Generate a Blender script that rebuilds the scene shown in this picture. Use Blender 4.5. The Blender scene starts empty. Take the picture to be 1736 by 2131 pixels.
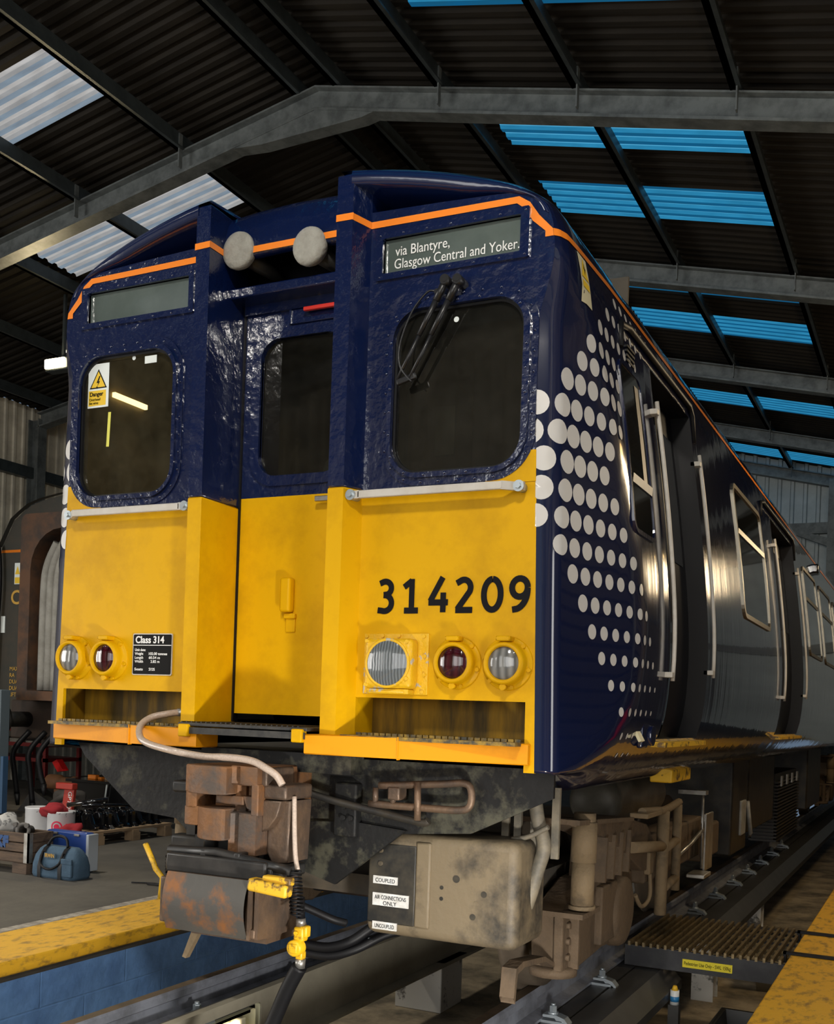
import bpy, bmesh, math, random
from mathutils import Vector, Matrix
from mathutils.geometry import tessellate_polygon
random.seed(7)
SC = bpy.context.scene
COL = SC.collection
PI = math.pi
# ------------------------------------------------------------------ camera
RW, RH = 1736.0, 2131.0
CAM_LOC = Vector((2.8005, -4.0228, 1.5462))
yaw, pit, rol = math.radians(26.0691), math.radians(-0.5352), math.radians(2.0197)
FPX, CX, CY = 2207.047, 871.663, 1498.644
fw = Vector((-math.sin(yaw), math.cos(yaw), 0)); rt = Vector((math.cos(yaw), math.sin(yaw), 0)); up = Vector((0, 0, 1))
f2 = fw * math.cos(pit) + up * math.sin(pit); u2 = up * math.cos(pit) - fw * math.sin(pit)
r3 = rt * math.cos(rol) + u2 * math.sin(rol); u3 = u2 * math.cos(rol) - rt * math.sin(rol)
cam_d = bpy.data.cameras.new('camera'); cam = bpy.data.objects.new('camera', cam_d); COL.objects.link(cam)
M = Matrix((r3, u3, -f2)).transposed().to_4x4(); M.translation = CAM_LOC
cam.matrix_world = M
cam_d.sensor_fit = 'VERTICAL'; cam_d.sensor_height = 36.0; cam_d.lens = FPX / RH * 36.0
cam_d.shift_x = -(CX - RW / 2) / RH; cam_d.shift_y = (CY - RH / 2) / RH
cam_d.clip_end = 200; cam_d.clip_start = 0.05
SC.camera = cam
# ------------------------------------------------------------------ light and exposure
SC.view_settings.view_transform = 'Standard'; SC.view_settings.look = 'None'
SC.view_settings.gamma = 1; SC.view_settings.exposure = 0.0
SC.view_settings.use_curve_mapping = False
SC.cycles.use_denoising = True
SC.cycles.max_bounces = 7
SC.cycles.sample_clamp_indirect = 6
W = bpy.data.worlds.new('world'); SC.world = W; W.use_nodes = True
W.node_tree.nodes['Background'].inputs[0].default_value = (0.42, 0.6, 0.85, 1)
W.node_tree.nodes['Background'].inputs[1].default_value = 0.3
def area(name, loc, target, sx, sy, power, col, spread=180):
    d = bpy.data.lights.new(name, 'AREA'); d.shape = 'RECTANGLE'; d.size = sx; d.size_y = sy
    d.energy = power; d.color = col; d.spread = math.radians(spread)
    o = bpy.data.objects.new(name, d); COL.objects.link(o); o.location = loc
    o.rotation_euler = (Vector(target) - Vector(loc)).to_track_quat('-Z', 'Y').to_euler()
    return o
# added area light standing for daylight from an assumed doorway behind the camera
area('assumed_doorway_light', (.5, -12.6, 3.1), (0.0, 0, 1.4), 7.2, 5.6, 470, (1.0, 0.97, 0.92))
# added area light in an assumed right-wall opening, for the cab corner highlight
area('added_side_light', (5.45, -1.2, 1.6), (0, -1.2, 1.6), 1.0, 2.9, 45, (1.0, 0.97, 0.93))
# added fill from the left for the train front and floor
area('left_fill_light', (-12.2, -5.2, 2.9), (-1, 0.5, 1.9), 6.0, 5.0, 800, (1.0, 0.96, 0.9))

# ------------------------------------------------------------------ materials
MATS = {}
def mat(name, col, rough=0.5, metal=0.0, col2=None, scale=6.0, amt=0.5, det=6.0, bump=0.0, bscale=30.0, coat=0.0, spec=0.5, stretch=None, edge=(0.4, 0.65), rough2=None):
    if name in MATS: return MATS[name]
    m = bpy.data.materials.new(name); m.use_nodes = True; nt = m.node_tree; N = nt.nodes; L = nt.links
    b = N['Principled BSDF']
    b.inputs['Base Color'].default_value = (*col, 1); b.inputs['Roughness'].default_value = rough
    b.inputs['Metallic'].default_value = metal; b.inputs['Coat Weight'].default_value = coat
    b.inputs['Specular IOR Level'].default_value = spec
    b.inputs['Coat Roughness'].default_value = 0.04
    tc = N.new('ShaderNodeTexCoord'); src = tc.outputs['Object']
    if stretch:
        mp = N.new('ShaderNodeMapping'); mp.inputs['Scale'].default_value = stretch
        L.new(src, mp.inputs[0]); src = mp.outputs[0]
    if col2 is not None:
        n = N.new('ShaderNodeTexNoise'); n.inputs['Scale'].default_value = scale; n.inputs['Detail'].default_value = det; n.inputs['Roughness'].default_value = 0.65
        L.new(src, n.inputs['Vector'])
        r = N.new('ShaderNodeMapRange'); r.inputs[1].default_value = edge[0]; r.inputs[2].default_value = edge[1]; r.inputs[3].default_value = 0; r.inputs[4].default_value = amt
        L.new(n.outputs[0], r.inputs[0])
        mx = N.new('ShaderNodeMix'); mx.data_type = 'RGBA'
        mx.inputs[6].default_value = (*col, 1); mx.inputs[7].default_value = (*col2, 1)
        L.new(r.outputs[0], mx.inputs[0]); L.new(mx.outputs[2], b.inputs['Base Color'])
        if rough2 is not None:
            rr = N.new('ShaderNodeMapRange'); rr.inputs[3].default_value = rough; rr.inputs[4].default_value = rough2
            L.new(r.outputs[0], rr.inputs[0]); L.new(rr.outputs[0], b.inputs['Roughness'])
    if bump > 0:
        n2 = N.new('ShaderNodeTexNoise'); n2.inputs['Scale'].default_value = bscale; n2.inputs['Detail'].default_value = 3
        L.new(src, n2.inputs['Vector'])
        bp = N.new('ShaderNodeBump'); bp.inputs['Strength'].default_value = bump; bp.inputs['Distance'].default_value = 0.02
        L.new(n2.outputs[0], bp.inputs['Height']); L.new(bp.outputs[0], b.inputs['Normal'])
        if coat > 0: L.new(bp.outputs[0], b.inputs['Coat Normal'])
    MATS[name] = m
    return m
def emis(name, col, strength):
    if name in MATS: return MATS[name]
    m = bpy.data.materials.new(name); m.use_nodes = True; nt = m.node_tree
    for n in list(nt.nodes): nt.nodes.remove(n)
    e = nt.nodes.new('ShaderNodeEmission'); o = nt.nodes.new('ShaderNodeOutputMaterial')
    e.inputs[0].default_value = (*col, 1); e.inputs[1].default_value = strength
    nt.links.new(e.outputs[0], o.inputs[0]); MATS[name] = m
    return m
def skymat(name, col, strength, dark):
    """translucent roof sheet glowing with the daylight behind it, speckled with dirt"""
    m = emis(name, col, strength); nt = m.node_tree; e = [n for n in nt.nodes if n.type == 'EMISSION'][0]
    tc = nt.nodes.new('ShaderNodeTexCoord'); mp = nt.nodes.new('ShaderNodeMapping'); mp.inputs['Scale'].default_value = (1.2, 5, 1)
    n = nt.nodes.new('ShaderNodeTexNoise'); n.inputs['Scale'].default_value = 2.5; n.inputs['Detail'].default_value = 8
    mx = nt.nodes.new('ShaderNodeMix'); mx.data_type = 'RGBA'
    r = nt.nodes.new('ShaderNodeMapRange'); r.inputs[1].default_value = .3; r.inputs[2].default_value = .75
    nt.links.new(tc.outputs['Object'], mp.inputs[0]); nt.links.new(mp.outputs[0], n.inputs['Vector']); nt.links.new(n.outputs[0], r.inputs[0])
    nt.links.new(r.outputs[0], mx.inputs[0]); mx.inputs[6].default_value = (*col, 1); mx.inputs[7].default_value = (*dark, 1)
    nt.links.new(mx.outputs[2], e.inputs[0])
    return m
def glassmat(name, tint, alpha, rough=0.03, dirt=0.0, dcol=(0.25, 0.24, 0.2)):
    """pane: dark tinted see-through with a mirror-like skin and a film of dirt"""
    if name in MATS: return MATS[name]
    m = bpy.data.materials.new(name); m.use_nodes = True; nt = m.node_tree; N = nt.nodes; L = nt.links
    b = N['Principled BSDF']; b.inputs['Base Color'].default_value = (*dcol, 1); b.inputs['Roughness'].default_value = 0.7
    b.inputs['Specular IOR Level'].default_value = .1
    tr = N.new('ShaderNodeBsdfTransparent'); tr.inputs[0].default_value = (*tint, 1)
    gl = N.new('ShaderNodeBsdfGlossy'); gl.inputs['Roughness'].default_value = rough; gl.inputs[0].default_value = (1, 1, 1, 1)
    fr = N.new('ShaderNodeFresnel'); fr.inputs[0].default_value = 1.55
    m1 = N.new('ShaderNodeMixShader'); m2 = N.new('ShaderNodeMixShader')
    tc = N.new('ShaderNodeTexCoord'); n = N.new('ShaderNodeTexNoise'); n.inputs['Scale'].default_value = 5; n.inputs['Detail'].default_value = 9; n.inputs['Roughness'].default_value = .75
    L.new(tc.outputs['Object'], n.inputs['Vector'])
    r = N.new('ShaderNodeMapRange'); r.inputs[1].default_value = .35; r.inputs[2].default_value = .75; r.inputs[3].default_value = dirt * .3; r.inputs[4].default_value = dirt
    L.new(n.outputs[0], r.inputs[0]); L.new(r.outputs[0], m1.inputs[0])
    L.new(tr.outputs[0], m1.inputs[1]); L.new(b.outputs[0], m1.inputs[2])
    ge = N.new('ShaderNodeNewGeometry'); sb = N.new('ShaderNodeMath'); sb.operation = 'SUBTRACT'; sb.inputs[0].default_value = 1; L.new(ge.outputs['Backfacing'], sb.inputs[1])
    mu = N.new('ShaderNodeMath'); mu.operation = 'MULTIPLY'; L.new(fr.outputs[0], mu.inputs[0]); L.new(sb.outputs[0], mu.inputs[1])
    L.new(mu.outputs[0], m2.inputs[0]); L.new(m1.outputs[0], m2.inputs[1]); L.new(gl.outputs[0], m2.inputs[2])
    L.new(m2.outputs[0], N['Material Output'].inputs[0])
    MATS[name] = m
    return m

NAVY = mat('navy_gloss_paint', (0.002, 0.008, 0.046), 0.22, coat=1.0, bump=0.05, bscale=7)
NAVYL = mat('navy_lumpy_paint', (0.002, 0.008, 0.046), 0.25, coat=1.0, bump=0.3, bscale=16)
NAVYS = mat('navy_side_paint', (0.004, 0.008, 0.036), 0.14, coat=1.0, bump=0.16, bscale=2.6, stretch=(1, 1.5, .12))
YEL = mat('warning_yellow_paint', (0.68, 0.37, 0.001), 0.45, col2=(0.30, 0.14, 0.004), scale=2.6, amt=0.5, coat=0.0, spec=.15, bump=0.04, bscale=20, edge=(.46, .76))
YELD = mat('grimy_shaded_yellow', (0.26, 0.14, 0.006), 0.6, col2=(0.035, 0.025, 0.008), scale=7, amt=0.9, stretch=(1, 1, .12), edge=(.4, .62), spec=.2)  # step recess: grime, plus the overhang's shade darkened into the colour
ORG = mat('orange_yellow_bar_paint', (0.78, 0.30, 0.002), 0.5, col2=(0.35, 0.12, 0.004), scale=4, amt=0.5, edge=(.5, .8), spec=.25)
STRIPE = mat('orange_stripe_vinyl', (0.9, 0.24, 0.02), 0.35, coat=.5)
DOTW = mat('white_dot_vinyl', (0.60, 0.58, 0.55), 0.35, coat=.3)
WHITE = mat('white_paint', (0.55, 0.52, 0.47), 0.45, col2=(0.35, 0.3, 0.22), scale=12, amt=.35)
BLACK = mat('black_rubber', (0.006, 0.006, 0.007), 0.5, spec=.25)
BLKG = mat('black_gloss', (0.01, 0.01, 0.011), 0.18, coat=.6)
INKB = mat('black_lettering', (0.008, 0.008, 0.010), 0.7, spec=.1)
VOID = mat('dark_interior', (0.006, 0.006, 0.007), 0.9, spec=.1)
GRIME = mat('grimy_underframe', (0.016, 0.015, 0.014), 0.65, col2=(0.07, 0.06, 0.045), scale=4, amt=.7, bump=.2, bscale=25, edge=(.45, .75))
BROWN = mat('brake_dust_brown', (0.105, 0.07, 0.04), 0.8, col2=(0.035, 0.026, 0.018), scale=5, amt=.7, bump=.25, bscale=40, edge=(.5, .75))
DUSTY = mat('dusty_tan', (0.18, 0.128, 0.07), 0.8, col2=(0.06, 0.046, 0.03), scale=6, amt=.8, bump=.2, bscale=35, edge=(.52, .72))
RUST = mat('rusty_iron', (0.21, 0.095, 0.035), 0.62, .35, col2=(0.075, 0.07, 0.065), scale=4, amt=.85, bump=.22, bscale=40, edge=(.42, .62))
RUST2 = mat('worn_brown_steel', (0.17, 0.11, 0.07), 0.5, .45, col2=(0.06, 0.05, 0.045), scale=5, amt=.8, bump=.2, bscale=30)
STEEL = mat('bare_steel', (0.42, 0.41, 0.38), 0.38, .8, col2=(0.16, 0.13, 0.1), scale=8, amt=.6)
CHROME = mat('polished_metal', (0.7, 0.7, 0.68), 0.15, 1.0)
DKST = mat('dark_oily_steel', (0.018, 0.018, 0.018), 0.5, .3, col2=(0.06, 0.05, 0.035), scale=7, amt=.6)
YELW = mat('worn_yellow_paint', (0.72, 0.42, 0.02), 0.5, col2=(0.09, 0.05, 0.02), scale=14, amt=.95, edge=(.52, .6))
ROOFM = mat('roof_sheet', (0.024, 0.0205, 0.016), 0.75, 0, spec=.2, col2=(0.009, 0.008, 0.007), scale=3, amt=.6, stretch=(.3, 3, 1))
PURL = mat('galvanised_purlin', (0.07, 0.085, 0.09), 0.45, .5, col2=(0.035, 0.042, 0.045), scale=6, amt=.6)
RAFT = mat('galvanised_rafter', (0.19, 0.21, 0.21), 0.5, .4, col2=(0.08, 0.09, 0.092), scale=5, amt=.8, bump=.05)
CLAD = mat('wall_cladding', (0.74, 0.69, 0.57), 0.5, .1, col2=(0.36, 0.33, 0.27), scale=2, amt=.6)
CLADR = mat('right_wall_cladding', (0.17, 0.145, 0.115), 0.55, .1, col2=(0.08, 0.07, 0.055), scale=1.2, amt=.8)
CLADG = mat('gable_cladding', (0.45, 0.52, 0.54), 0.45, .2, col2=(0.3, 0.35, 0.37), scale=2, amt=.6)
CONC = mat('stained_concrete', (0.105, 0.095, 0.078), 0.75, col2=(0.05, 0.045, 0.04), scale=1.6, amt=.8, bump=.12, bscale=14, edge=(.4, .7))
PITC = mat('pit_concrete', (0.36, 0.29, 0.19), 0.8, col2=(0.06, 0.05, 0.035), scale=2.2, amt=.85, bump=.2, bscale=20)
YFLO = mat('worn_yellow_edge', (0.78, 0.42, 0.02), 0.6, col2=(0.17, 0.09, 0.03), scale=16, amt=.75, bump=.25, bscale=22, det=10, edge=(.5, .66), stretch=(1, .45, 1))
WLINE = mat('worn_white_line', (0.42, 0.38, 0.32), 0.7, col2=(0.14, 0.12, 0.1), scale=14, amt=.9)
BLUW = mat('blue_painted_block', (0.23, 0.47, 0.95), 0.6, col2=(0.12, 0.26, 0.60), scale=3, amt=.7, bump=.35, bscale=12, det=10)
def blockwork(m, bw, bh):
    '''shallow mortar joints of painted blocks running along the pit'''
    nt = m.node_tree; N = nt.nodes; L = nt.links; b = N['Principled BSDF']
    tc = N.new('ShaderNodeTexCoord'); sx = N.new('ShaderNodeSeparateXYZ'); cx = N.new('ShaderNodeCombineXYZ')
    L.new(tc.outputs['Object'], sx.inputs[0]); L.new(sx.outputs[1], cx.inputs[0]); L.new(sx.outputs[2], cx.inputs[1])
    br = N.new('ShaderNodeTexBrick'); br.inputs['Scale'].default_value = 1; br.inputs['Brick Width'].default_value = bw; br.inputs['Row Height'].default_value = bh
    br.inputs['Mortar Size'].default_value = .008; br.inputs['Mortar Smooth'].default_value = .6
    L.new(cx.outputs[0], br.inputs['Vector'])
    old = b.inputs['Normal'].links[0].from_node
    bp = N.new('ShaderNodeBump'); bp.inputs['Strength'].default_value = .3; bp.inputs['Distance'].default_value = .012; bp.invert = True
    L.new(br.outputs['Fac'], bp.inputs['Height']); L.new(old.outputs[0], bp.inputs['Normal']); L.new(bp.outputs[0], b.inputs['Normal'])
blockwork(BLUW, .75, .34)
RAILG = mat('grey_painted_rail', (0.26, 0.275, 0.32), 0.5, .3, col2=(0.08, 0.08, 0.085), scale=5, amt=.6, bump=.05, bscale=60)
RAILB = mat('rail_crown', (0.11, 0.075, 0.045), 0.5, .5, col2=(0.04, 0.03, 0.02), scale=8, amt=.7)
TRAY = mat('khaki_steel', (0.34, 0.31, 0.235), 0.5, .1, col2=(0.22, 0.2, 0.155), scale=3, amt=.6)
TRAYD = mat('dark_grey_beam', (0.06, 0.06, 0.06), 0.45, .3, col2=(0.03, 0.03, 0.03), scale=4, amt=.6)
ZINC = mat('zinc_bolt', (0.45, 0.5, 0.53), 0.35, .7)
PIERW = mat('whitewashed_pier', (0.62, 0.6, 0.55), 0.7, col2=(0.08, 0.07, 0.06), scale=6, amt=.9, edge=(.55, .62))
SMOKE = glassmat('cab_glass', (0.4, 0.4, 0.36), 0, .03, .05)
SMOKEL = glassmat('dirty_cab_glass', (0.7, 0.66, 0.52), 0, .06, .10, (0.3, 0.26, 0.16))
DGLASS = mat('dark_saloon_glass', (0.01, 0.011, 0.011), 0.06, coat=1.0)
DESTG = mat('blind_glass', (0.11, 0.135, 0.125), 0.12, col2=(0.07, 0.09, 0.082), scale=3, amt=.7, coat=1.0, bump=.02, bscale=6)
RED = mat('red_paint', (0.5, 0.02, 0.015), 0.45, col2=(0.3, 0.02, 0.015), scale=10, amt=.6)
CLOTH = mat('grey_cloth_cover', (0.34, 0.33, 0.29), 0.9, col2=(0.22, 0.21, 0.18), scale=20, amt=.6, bump=.3, bscale=60)
def lens(name, col, stripes):
    m = mat(name, col, 0.12, coat=1.0); nt = m.node_tree; b = nt.nodes['Principled BSDF']
    w = nt.nodes.new('ShaderNodeTexWave'); w.inputs['Scale'].default_value = stripes; w.inputs['Distortion'].default_value = 1.5; w.inputs['Detail'].default_value = 2
    tc = nt.nodes.new('ShaderNodeTexCoord'); nt.links.new(tc.outputs['Object'], w.inputs[0])
    bp = nt.nodes.new('ShaderNodeBump'); bp.inputs['Strength'].default_value = .22; bp.inputs['Distance'].default_value = .01
    nt.links.new(w.outputs[1], bp.inputs['Height']); nt.links.new(bp.outputs[0], b.inputs['Normal'])
    mx = nt.nodes.new('ShaderNodeMix'); mx.data_type = 'RGBA'; mx.inputs[6].default_value = (*col, 1); mx.inputs[7].default_value = (*[c * .45 for c in col], 1)
    nt.links.new(w.outputs[1], mx.inputs[0]); nt.links.new(mx.outputs[2], b.inputs['Base Color'])
    return m
LCLR = lens('ribbed_clear_lens', (0.22, 0.22, 0.21), 9)
LRED = lens('ribbed_red_lens', (0.05, 0.004, 0.008), 9)
LHEAD = lens('headlight_lens', (0.16, 0.18, 0.19), 22)

# ------------------------------------------------------------------ mesh helpers
class MB:
    def __init__(s): s.bm = bmesh.new(); s.mi = 0
    def v(s, p): return s.bm.verts.new(p)
    def face(s, vs, mi=None, sm=False):
        try: f = s.bm.faces.new(vs)
        except ValueError: return None
        f.material_index = s.mi if mi is None else mi; f.smooth = sm
        return f
    def poly(s, pts, mi=None): return s.face([s.v(p) for p in pts], mi)
    def box(s, x0, x1, y0, y1, z0, z1, bev=0, mi=None, rot=None, seg=2):
        a = [s.v((x, y, z)) for x in (x0, x1) for y in (y0, y1) for z in (z0, z1)]
        fs = [s.face([a[i] for i in q], mi) for q in ((0, 1, 3, 2), (4, 6, 7, 5), (0, 4, 5, 1), (2, 3, 7, 6), (0, 2, 6, 4), (1, 5, 7, 3))]
        if rot is not None:
            c = Vector(((x0 + x1) / 2, (y0 + y1) / 2, (z0 + z1) / 2))
            for q in a: q.co = c + rot @ (q.co - c)
        if bev > 0:
            es = set(e for f in fs for e in f.edges)
            r = bmesh.ops.bevel(s.bm, geom=list(es), offset=bev, segments=seg, affect='EDGES', profile=.5)
            for f in r['faces']: f.material_index = s.mi if mi is None else mi; f.smooth = True
        return s
    def prism(s, poly, axis, a, b, bev=0, mi=None, holes=()):
        """flat outline (with holes) in the two other axes, pushed from a to b along axis"""
        def P(p, t):
            if axis == 'x': return (t, p[0], p[1])
            if axis == 'y': return (p[0], t, p[1])
            return (p[0], p[1], t)
        loops = [poly] + list(holes)
        flat = [p for l in loops for p in l]
        A = [s.v(P(p, a)) for p in flat]; B = [s.v(P(p, b)) for p in flat]
        fs = []
        if holes:
            tri = tessellate_polygon([[Vector((p[0], p[1], 0)) for p in l] for l in loops])
            for t in tri:
                fs.append(s.face([A[i] for i in t], mi)); fs.append(s.face([B[i] for i in reversed(t)], mi))
        else:
            fs.append(s.face(A, mi)); fs.append(s.face(list(reversed(B)), mi))
        k = 0; es = []
        for l in loops:
            n = len(l)
            for i in range(n):
                j = (i + 1) % n
                f = s.face([A[k + i], A[k + j], B[k + j], B[k + i]], mi)
            k += n
        if bev > 0 and not holes:
            es = set(e for f in fs if f for e in f.edges)
            r = bmesh.ops.bevel(s.bm, geom=list(es), offset=bev, segments=2, affect='EDGES', profile=.5)
            for f in r['faces']: f.material_index = s.mi if mi is None else mi; f.smooth = True
        return s
    def cyl(s, p0, p1, r, r2=None, n=20, mi=None, cap=True, sm=True):
        p0 = Vector(p0); p1 = Vector(p1); d = (p1 - p0).normalized()
        a = d.orthogonal().normalized(); b = d.cross(a); r2 = r if r2 is None else r2
        A = [s.v(p0 + (a * math.cos(2 * PI * i / n) + b * math.sin(2 * PI * i / n)) * r) for i in range(n)]
        B = [s.v(p1 + (a * math.cos(2 * PI * i / n) + b * math.sin(2 * PI * i / n)) * r2) for i in range(n)]
        for i in range(n): s.face([A[i], A[(i + 1) % n], B[(i + 1) % n], B[i]], mi, sm)
        if cap: s.face(list(reversed(A)), mi); s.face(B, mi)
        return s
    def tube(s, pts, r, n=10, mi=None, cap=True, flat=None):
        pts = [Vector(p) for p in pts]; rings = []
        prev = None
        for i, p in enumerate(pts):
            d = (pts[min(i + 1, len(pts) - 1)] - pts[max(i - 1, 0)]).normalized()
            if prev is None: a = d.orthogonal().normalized()
            else: a = (prev - d * prev.dot(d)).normalized()
            prev = a; b = d.cross(a); rr = r[i] if isinstance(r, (list, tuple)) else r
            rings.append([s.v(p + (a * math.cos(2 * PI * k / n) + b * math.sin(2 * PI * k / n)) * rr) for k in range(n)])
        for A, B in zip(rings, rings[1:]):
            for k in range(n): s.face([A[k], A[(k + 1) % n], B[(k + 1) % n], B[k]], mi, True)
        if cap: s.face(list(reversed(rings[0])), mi); s.face(rings[-1], mi)
        return s
    def lathe(s, c, axis, prof, n=40, mi=None):
        """prof: (distance along axis, radius)"""
        c = Vector(c); d = Vector(axis).normalized(); a = d.orthogonal().normalized(); b = d.cross(a); rings = []
        for t, r in prof:
            if r < 1e-6: rings.append([s.v(c + d * t)])
            else: rings.append([s.v(c + d * t + (a * math.cos(2 * PI * k / n) + b * math.sin(2 * PI * k / n)) * r) for k in range(n)])
        for A, B in zip(rings, rings[1:]):
            for k in range(n):
                k2 = (k + 1) % n
                if len(A) == 1 and len(B) == 1: continue
                if len(A) == 1: s.face([A[0], B[k2], B[k]], mi, True)
                elif len(B) == 1: s.face([A[k], A[k2], B[0]], mi, True)
                else: s.face([A[k], A[k2], B[k2], B[k]], mi, True)
        return s
    def dome(s, c, axis, r, h=None, n=8, mi=None):
        h = r if h is None else h
        return s.lathe(c, axis, [(h * math.sin(t), r * math.cos(t)) for t in (0, PI / 6, PI / 3)] + [(h, 0)], n, mi)
    def loft(s, rings, closed=False, mi=None, sm=True, cap=False):
        R = [[s.v(p) for p in r] for r in rings]; n = len(R[0])
        for A, B in zip(R, R[1:]):
            for k in range(n if closed else n - 1):
                s.face([A[k], A[(k + 1) % n], B[(k + 1) % n], B[k]], mi, sm)
        if cap: s.face(list(reversed(R[0])), mi); s.face(R[-1], mi)
        return R
    def ring(s, outer, inner, y0, y1, mi=None, axis='y'):
        """band between two matched loops (x,z), front face at y0, back at y1"""
        n = len(outer)
        def P(p, t): return (p[0], t, p[1]) if axis == 'y' else (t, p[0], p[1])
        O0 = [s.v(P(p, y0)) for p in outer]; I0 = [s.v(P(p, y0)) for p in inner]
        O1 = [s.v(P(p, y1)) for p in outer]; I1 = [s.v(P(p, y1)) for p in inner]
        for i in range(n):
            j = (i + 1) % n
            s.face([O0[i], O0[j], I0[j], I0[i]], mi); s.face([O0[j], O0[i], O1[i], O1[j]], mi); s.face([I0[i], I0[j], I1[j], I1[i]], mi)
        return s
    def build(s, name, mats, parent=None, recalc=True, **props):
        if recalc: bmesh.ops.recalc_face_normals(s.bm, faces=s.bm.faces)
        me = bpy.data.meshes.new(name); 
        off = Vector((0, 0, 0)); q = parent
        while q is not None: off = off + q.location; q = q.parent
        if off.length > 0:
            for v in s.bm.verts: v.co -= off
        s.bm.to_mesh(me); s.bm.free()
        for m in (mats if isinstance(mats, (list, tuple)) else [mats]): me.materials.append(m)
        o = bpy.data.objects.new(name, me); COL.objects.link(o)
        if parent: o.parent = parent
        for k, val in props.items(): o[k] = val
        return o
def thing(name, label, cat, loc=(0, 0, 0), group=None, rz=0):
    o = bpy.data.objects.new(name, None); COL.objects.link(o); o.location = loc; o.rotation_euler.z = rz
    o.empty_display_size = .2
    o['label'] = label; o['category'] = cat
    if group: o['group'] = group
    return o
def tag(o, label, cat, group=None):
    o['label'] = label; o['category'] = cat
    if group: o['group'] = group
    return o
def struct(o): o['kind'] = 'structure'; return o
def copy_tree(o, parent=None):
    c = o.copy(); COL.objects.link(c); c.parent = parent
    for ch in list(o.children): copy_tree(ch, c)
    return c
def rrect(x0, x1, z0, z1, r, n=8):
    out = []
    rs = r if isinstance(r, (list, tuple)) else (r, r, r, r)   # corners: x1z1, x0z1, x0z0, x1z0
    for (cx, cz, a0, rr) in ((x1, z1, 0, rs[0]), (x0, z1, 90, rs[1]), (x0, z0, 180, rs[2]), (x1, z0, 270, rs[3])):
        sx = -1 if cx == x1 else 1; sz = -1 if cz == z1 else 1
        for k in range(n + 1):
            a = math.radians(a0 + 90 * k / n)
            out.append((cx + sx * rr + rr * math.cos(a), cz + sz * rr + rr * math.sin(a)))
    return out
def smooth_path(pts, n=8):
    P = [Vector(p) for p in pts]; out = []
    for i in range(len(P) - 1):
        p0 = P[max(i - 1, 0)]; p1 = P[i]; p2 = P[i + 1]; p3 = P[min(i + 2, len(P) - 1)]
        for k in range(n):
            t = k / n
            out.append(.5 * ((2 * p1) + (p2 - p0) * t + (2 * p0 - 5 * p1 + 4 * p2 - p3) * t * t + (3 * p1 - p0 - 3 * p2 + p3) * t ** 3))
    out.append(P[-1]); return out
def text(name, body, m, parent, size, loc, ex=(1, 0, 0), ey=(0, 0, 1), depth=0.002, width=None, bold=0.0, **props):
    """raised lettering whose baseline starts at loc, running along ex with tops towards ey"""
    cu = bpy.data.curves.new(name, 'FONT'); cu.body = body; cu.size = size; cu.extrude = depth / 2; cu.offset = bold
    cu.resolution_u = 4
    o = bpy.data.objects.new(name, cu); COL.objects.link(o)
    dg = bpy.context.evaluated_depsgraph_get()
    me = bpy.data.meshes.new_from_object(o.evaluated_get(dg)); bpy.data.objects.remove(o)
    ex = Vector(ex).normalized(); ey = Vector(ey).normalized(); ez = ex.cross(ey)
    w = max((v.co.x for v in me.vertices), default=1) or 1
    k = width / w if width else 1.0
    off = Vector((0, 0, 0)); q = parent
    while q is not None: off = off + q.location; q = q.parent
    for v in me.vertices: v.co = Vector(loc) + ex * v.co.x * k + ey * v.co.y + ez * v.co.z - off
    me.name = name; me.materials.clear(); me.materials.append(m)
    for p in me.polygons: p.material_index = 0
    t = bpy.data.objects.new(name, me); COL.objects.link(t)
    if parent: t.parent = parent
    for kk, val in props.items(): t[kk] = val
    return t
# ================================================================== the shed
XR, ZR, SL, SR = -3.6, 8.58, 0.19, 0.236          # ridge and the two roof pitches
XL, XE = -12.5, 5.6                                # left and right walls
Y0, Y1 = -13.0, 23.0
def zroof(x): return ZR - (SR * (x - XR) if x > XR else SL * (XR - x))
STRIPS = []
yb = 4.0 - 4.45 * 3
while yb < Y1:
    STRIPS += [(yb, yb + .9), (yb + 2.65, yb + 3.55)]; yb += 4.45
def in_strip(y): return any(a - 1e-4 <= y < b - 1e-4 for a, b in STRIPS)
def corr_ys():
    """points of the trapezoidal sheet profile along the shed: (y, height)"""
    out = []; p = .18; y = Y0
    while y < Y1:
        out += [(y, 0), (y + .07, 0), (y + .095, .032), (y + .155, .032)]; y += p
    return out
CY_ = corr_ys()
def roof_side(name, xs, sky_i, skym):
    mb = MB(); sky = {}
    for (ya, ha), (yb_, hb) in zip(CY_, CY_[1:]):
        ins = in_strip((ya + yb_) / 2)
        for i in range(len(xs) - 1):
            xa, xb = xs[i], xs[i + 1]
            q = [(xa, ya, zroof(xa) + ha), (xb, ya, zroof(xb) + ha), (xb, yb_, zroof(xb) + hb), (xa, yb_, zroof(xa) + hb)]
            if ins and i == sky_i:
                k = next(j for j, s in enumerate(STRIPS) if s[0] - .1 <= (ya + yb_) / 2 < s[1] + .1)
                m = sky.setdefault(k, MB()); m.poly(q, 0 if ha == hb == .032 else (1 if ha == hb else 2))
            else: mb.poly(q)
    struct(mb.build(name, ROOFM))
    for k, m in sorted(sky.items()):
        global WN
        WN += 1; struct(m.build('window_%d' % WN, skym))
WN = 0
SKYL = [skymat('skylight_pale', (0.62, 0.61, 0.60), .8, (0.40, 0.39, 0.38)), skymat('skylight_pale_valley', (0.34, 0.44, 0.54), .65, (0.25, 0.31, 0.38)), skymat('skylight_pale_slope', (0.50, 0.51, 0.52), .7, (0.34, 0.34, 0.34))]
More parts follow.
